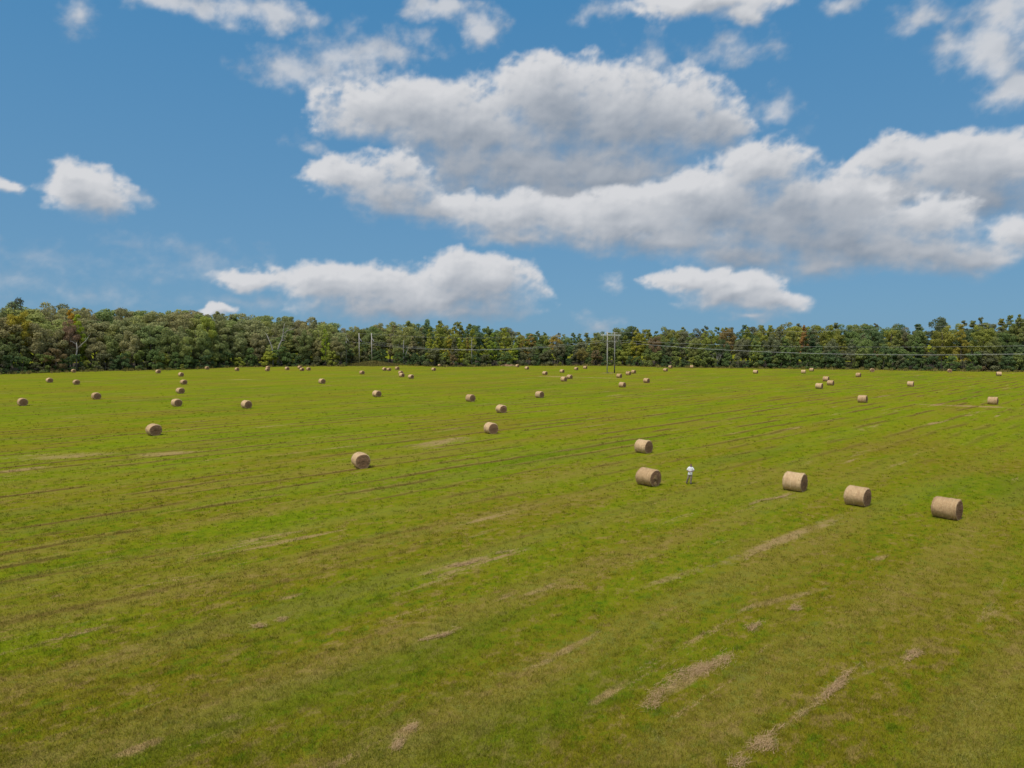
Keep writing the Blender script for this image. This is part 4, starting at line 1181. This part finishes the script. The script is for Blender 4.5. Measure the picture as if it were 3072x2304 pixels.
# joints (x to the viewer's right, -y towards the viewer)
PEL = (0.0, 0.0, 0.93); 
hipR, hipL = (0.085, 0.0, 0.89), (-0.085, 0.01, 0.89)
kneeR, kneeL = (0.075, -0.03, 0.49), (-0.17, 0.02, 0.48)
ankR, ankL = (0.06, 0.03, 0.085), (-0.27, 0.17, 0.11)
toeR, toeL = (0.075, -0.15, 0.035), (-0.26, 0.0, 0.035)
shR, shL = (0.225, 0.0, 1.395), (-0.155, 0.0, 1.395)
elR, elL = (0.295, 0.0, 1.135), (-0.235, -0.01, 1.135)
wrR, wrL = (0.205, -0.235, 1.125), (0.015, -0.245, 1.115)
body = [
 (0.0, 0.0, 0.93, .110, .075), (0.01, 0.0, 1.08, .105, .075), (0.03, 0.0, 1.26, .115, .080), (0.04, 0.0, 1.40, .095, .070), (0.05, -0.01, 1.475, .060), (0.055, -0.03, 1.55, .064), (0.06, -0.05, 1.615, .082, .098), (0.06, -0.045, 1.70, .074, .088),
 (*shR, .038), (*elR, .046), (*wrR, .033), (*shL, .038), (*elL, .046), (*wrL, .033),
 (*hipR, .070), (*kneeR, .048), (*ankR, .038), (*hipL, .070), (*kneeL, .048), (*ankL, .038),
 (0.165, -0.285, 1.13, .040, .022), (0.06, -0.285, 1.125, .040, .022)]
bedge = [(0,1),(1,2),(2,3),(3,4),(4,5),(5,6),(6,7),(3,8),(8,9),(9,10),(3,11),(11,12),(12,13),(0,14),(14,15),(15,16),(0,17),(17,18),(18,19),(10,20),(13,21)]
chains = [(body, bedge, 0)]
# fingers curl under and round the controller; thumbs rest on top of it
for cx, sx in ((0.165, -1), (0.06, 1)):
    for k, (ln, dy) in enumerate([(0.070, -0.030), (0.078, -0.012), (0.073, 0.006), (0.058, 0.022)]):
        b = (cx, -0.285 + dy * 0.9, 1.122)
        m1 = (cx + sx * ln * 0.42, b[1] - 0.012, 1.108)
        m2 = (cx + sx * ln * 0.78, b[1] - 0.016, 1.106)
        e = (cx + sx * ln * 0.98, b[1] - 0.014, 1.113)
        chains.append(([(*b, .0095), (*m1, .009), (*m2, .0083), (*e, .0072)], [(0,1),(1,2),(2,3)], 0))
    b = (cx + sx * 0.004, -0.262, 1.135)
    chains.append(([(*b, .0115), (cx + sx * 0.022, -0.285, 1.155), (cx + sx * 0.040, -0.305, 1.158)], [(0,1),(1,2)], 0))
    v = chains[-1][0]; chains[-1] = ([v[0], (*v[1], .010), (*v[2], .0085)], chains[-1][1], 0)
# ears and nose
HC = Vector((0.06, -0.05, 1.635))
chains.append(([(HC.x, HC.y - .088, HC.z + .012, .011), (HC.x, HC.y - .106, HC.z - .016, .014)], [(0, 1)], 0))
for sx in (-1, 1):
    chains.append(([(HC.x + sx * .076, HC.y + .008, HC.z + .018, .009, .016), (HC.x + sx * .080, HC.y + .010, HC.z - .022, .007, .012)], [(0, 1)], 0))
link("body", skin_mesh(chains, 2), m_skin, man)

def blob(name, c, r, mat, parent, cut=None, noise=0.0, seed=0, seg=20):
    """part of an ellipsoid shell; cut(v) keeps a unit-sphere vertex"""
    bm = bmesh.new()
    bmesh.ops.create_uvsphere(bm, u_segments=seg, v_segments=seg * 2 // 3, radius=1)
    if cut:
        bmesh.ops.delete(bm, geom=[v for v in bm.verts if not cut(v.co)], context='VERTS')
    rr_ = random.Random(seed)
    for v in bm.verts:
        k = 1 + rr_.uniform(-noise, noise)
        v.co = Vector((c[0] + v.co.x * r[0] * k, c[1] + v.co.y * r[1] * k, c[2] + v.co.z * r[2] * k))
    me = bpy.data.meshes.new(name); bm.to_mesh(me); bm.free()
    for p in me.polygons: p.use_smooth = True
    ob = link(name, me, mat, parent)
    sol = ob.modifiers.new("thick", 'SOLIDIFY'); sol.thickness = 0.012; sol.offset = -1
    return ob
blob("hair", (HC.x, HC.y + .012, HC.z + .030), (.083, .102, .098), m_hair, man, lambda v: v.z > 0.30 - 0.95 * v.y if v.y < 0 else v.z > -0.35 - 0.35 * v.y, 0.03, 3)
blob("beard", (HC.x, HC.y - .012, HC.z - .030), (.072, .088, .082), m_hair, man, lambda v: v.y < 0.15 and v.z < -0.10 + 0.10 * abs(v.x) and not (v.z > -0.28 and abs(v.x) < 0.32 and v.y < -0.8), 0.03, 4)
for sx in (-1, 1):
    blob("eye", (HC.x + sx * .032, HC.y - .074, HC.z + .016), (.012, .009, .006), m_eye, man, None, 0, 1, 10)
blob("mouth", (HC.x, HC.y - .093, HC.z - .048), (.022, .006, .006), simple_mat("lips", (0.22, 0.09, 0.075), (0.26, 0.11, 0.09), 9, 0.5, 0.3), man, None, 0, 1, 10)
# clothes
def loft(rings, seg=28, power=2.4, folds=0.0, seed=0):
    """cloth lofted through rings (centre, axis-u, axis-v, ru, rv), open at both ends"""
    r = random.Random(seed); pz = [r.uniform(0, 6.28) for _ in range(4)]
    V = []; F = []
    for i, (c, uu, vv, ru, rvv) in enumerate(rings):
        c, uu, vv = Vector(c), Vector(uu).normalized(), Vector(vv).normalized()
        for j in range(seg):
            a = 2 * math.pi * j / seg
            ca, sa = math.cos(a), math.sin(a)
            k = (abs(ca) ** power + abs(sa) ** power) ** (-1 / power)
            k *= 1 + folds * (math.sin(5 * a + pz[0] + i * 0.8) + 0.6 * math.sin(9 * a + pz[1] - i * 1.3))
            V.append(tuple(c + uu * ca * ru * k + vv * sa * rvv * k))
    for i in range(len(rings) - 1):
        for j in range(seg):
            j2 = (j + 1) % seg
            F.append((i * seg + j, i * seg + j2, (i + 1) * seg + j2, (i + 1) * seg + j))
    return V, F
XU, YU = (1, 0, 0), (0, 1, 0)
torso = loft([((0, .005, .79), XU, YU, .190, .135), ((0, .005, .86), XU, YU, .186, .132), ((.005, .005, .95), XU, YU, .180, .128), ((.012, .005, 1.06), XU, YU, .176, .126), ((.025, 0, 1.18), XU, YU, .186, .128), ((.033, 0, 1.30), XU, YU, .200, .130), ((.036, 0, 1.37), XU, YU, .212, .120), ((.037, 0, 1.42), XU, YU, .222, .100), ((.038, 0, 1.455), XU, YU, .200, .082), ((.043, -.003, 1.482), XU, YU, .135, .076), ((.047, -.005, 1.50), XU, YU, .080, .072)], 32, 2.4, 0.014, 2)
VV, FF = list(torso[0]), list(torso[1])
for sx, sh_, el_ in ((1, shR, elR), (-1, shL, elL)):
    s0, e0 = Vector(sh_), Vector(el_)
    d_ = (e0 - s0).normalized(); u_ = d_.cross(Vector((0, 1, 0))).normalized(); v_ = d_.cross(u_)
    s0.z -= .015; s0.x -= sx * .004
    st_ = s0 - Vector((sx * .075, 0, -.015))
    lv, lf = loft([(st_, u_, v_, .050, .062), (s0 + Vector((-sx * .03, 0, .010)), u_, v_, .066, .074), (s0.lerp(e0, .22), u_, v_, .074, .080), (s0.lerp(e0, .55), u_, v_, .078, .080), (s0.lerp(e0, .86), u_, v_, .080, .082)], 20, 2.1, 0.02, 5 + sx)
    o_ = len(VV); VV += lv; FF += [tuple(q + o_ for q in f) for f in lf]
me = bpy.data.meshes.new("shirt"); me.from_pydata(VV, [], FF)
for p in me.polygons: p.use_smooth = True
shirt_o = link("shirt", me, m_shirt, man)
sol = shirt_o.modifiers.new("cloth", 'SOLIDIFY'); sol.thickness = 0.006; sol.offset = 0
bm = bmesh.new()
for sx in (-1, 1):   # open collar
    v = [bm.verts.new(p) for p in ((0.045 + sx * .010, -.135, 1.39), (0.045 + sx * .085, -.105, 1.42), (0.05 + sx * .085, -.03, 1.50), (0.05 + sx * .055, -.085, 1.49))]
    bm.faces.new(v)
me = bpy.data.meshes.new("collar"); bm.to_mesh(me); bm.free()
cl_ = link("collar", me, m_shirt, shirt_o); cl_.modifiers.new("t", 'SOLIDIFY').thickness = 0.01
tro = [(0.0, 0.0, 1.02, .165, .125), (0.0, 0.0, 0.88, .185, .140), (0.090, -.002, 0.76, .118, .120), (0.080, -0.03, 0.50, .094, .096), (0.066, 0.005, 0.28, .082, .086), (0.062, 0.03, 0.10, .078, .084), (0.062, 0.03, 0.03, .076, .084),
 (-0.092, 0.01, 0.76, .118, .120), (-0.168, 0.02, 0.49, .094, .096), (-0.225, 0.095, 0.28, .082, .086), (-0.266, 0.165, 0.12, .078, .084), (-0.272, 0.175, 0.05, .076, .084)]
link("trousers", skin_mesh([(tro, [(0,1),(1,2),(2,3),(3,4),(4,5),(5,6),(1,7),(7,8),(8,9),(9,10),(10,11)], 1)], 2), m_khaki, man)
for an, to in ((ankR, toeR), (ankL, toeL)):
    hl = (an[0], an[1] + 0.035, 0.045)
    link("shoe", skin_mesh([([(*hl, .052, .055), ((an[0] + to[0]) / 2, (an[1] + to[1]) / 2, 0.050, .058, .052), (to[0], to[1] - .02, 0.036, .054, .038)], [(0, 1), (1, 2)], 0)], 2), m_shoe, man)
# controller held in both hands
ctl = empty("controller", Matrix.Rotation(R(-12), 4, 'Z') @ Vector((0.112, -0.305, 1.134)) + Vector((15.24, 60.27, 0)), R(-12), "small black handheld controller in the man's hands", "controller")
bm = bmesh.new(); bmesh.ops.create_cube(bm, size=1)
for v in bm.verts: v.co = Vector((v.co.x * .17, v.co.y * .095, v.co.z * .034))
bmesh.ops.bevel(bm, geom=bm.edges[:], offset=.012, segments=2, affect='EDGES')
me = bpy.data.meshes.new("case"); bm.to_mesh(me); bm.free()
link("case", me, m_black, ctl)
for sx in (-1, 1):
    link("stick", tube_mesh("stick", [([(sx * .05, .005, .016), (sx * .05, .003, .034), (sx * .05, .003, .037)], [.004, .006, .009])], 8), m_black, ctl)
link("screen", tube_mesh("screen", [([(0, -.01, .0165), (0, -.01, .020)], [.028, .027])], 12), simple_mat("dark_glass", (0.02, 0.025, 0.03), (0.03, 0.035, 0.04), 3, 0.15, 0.5), ctl)
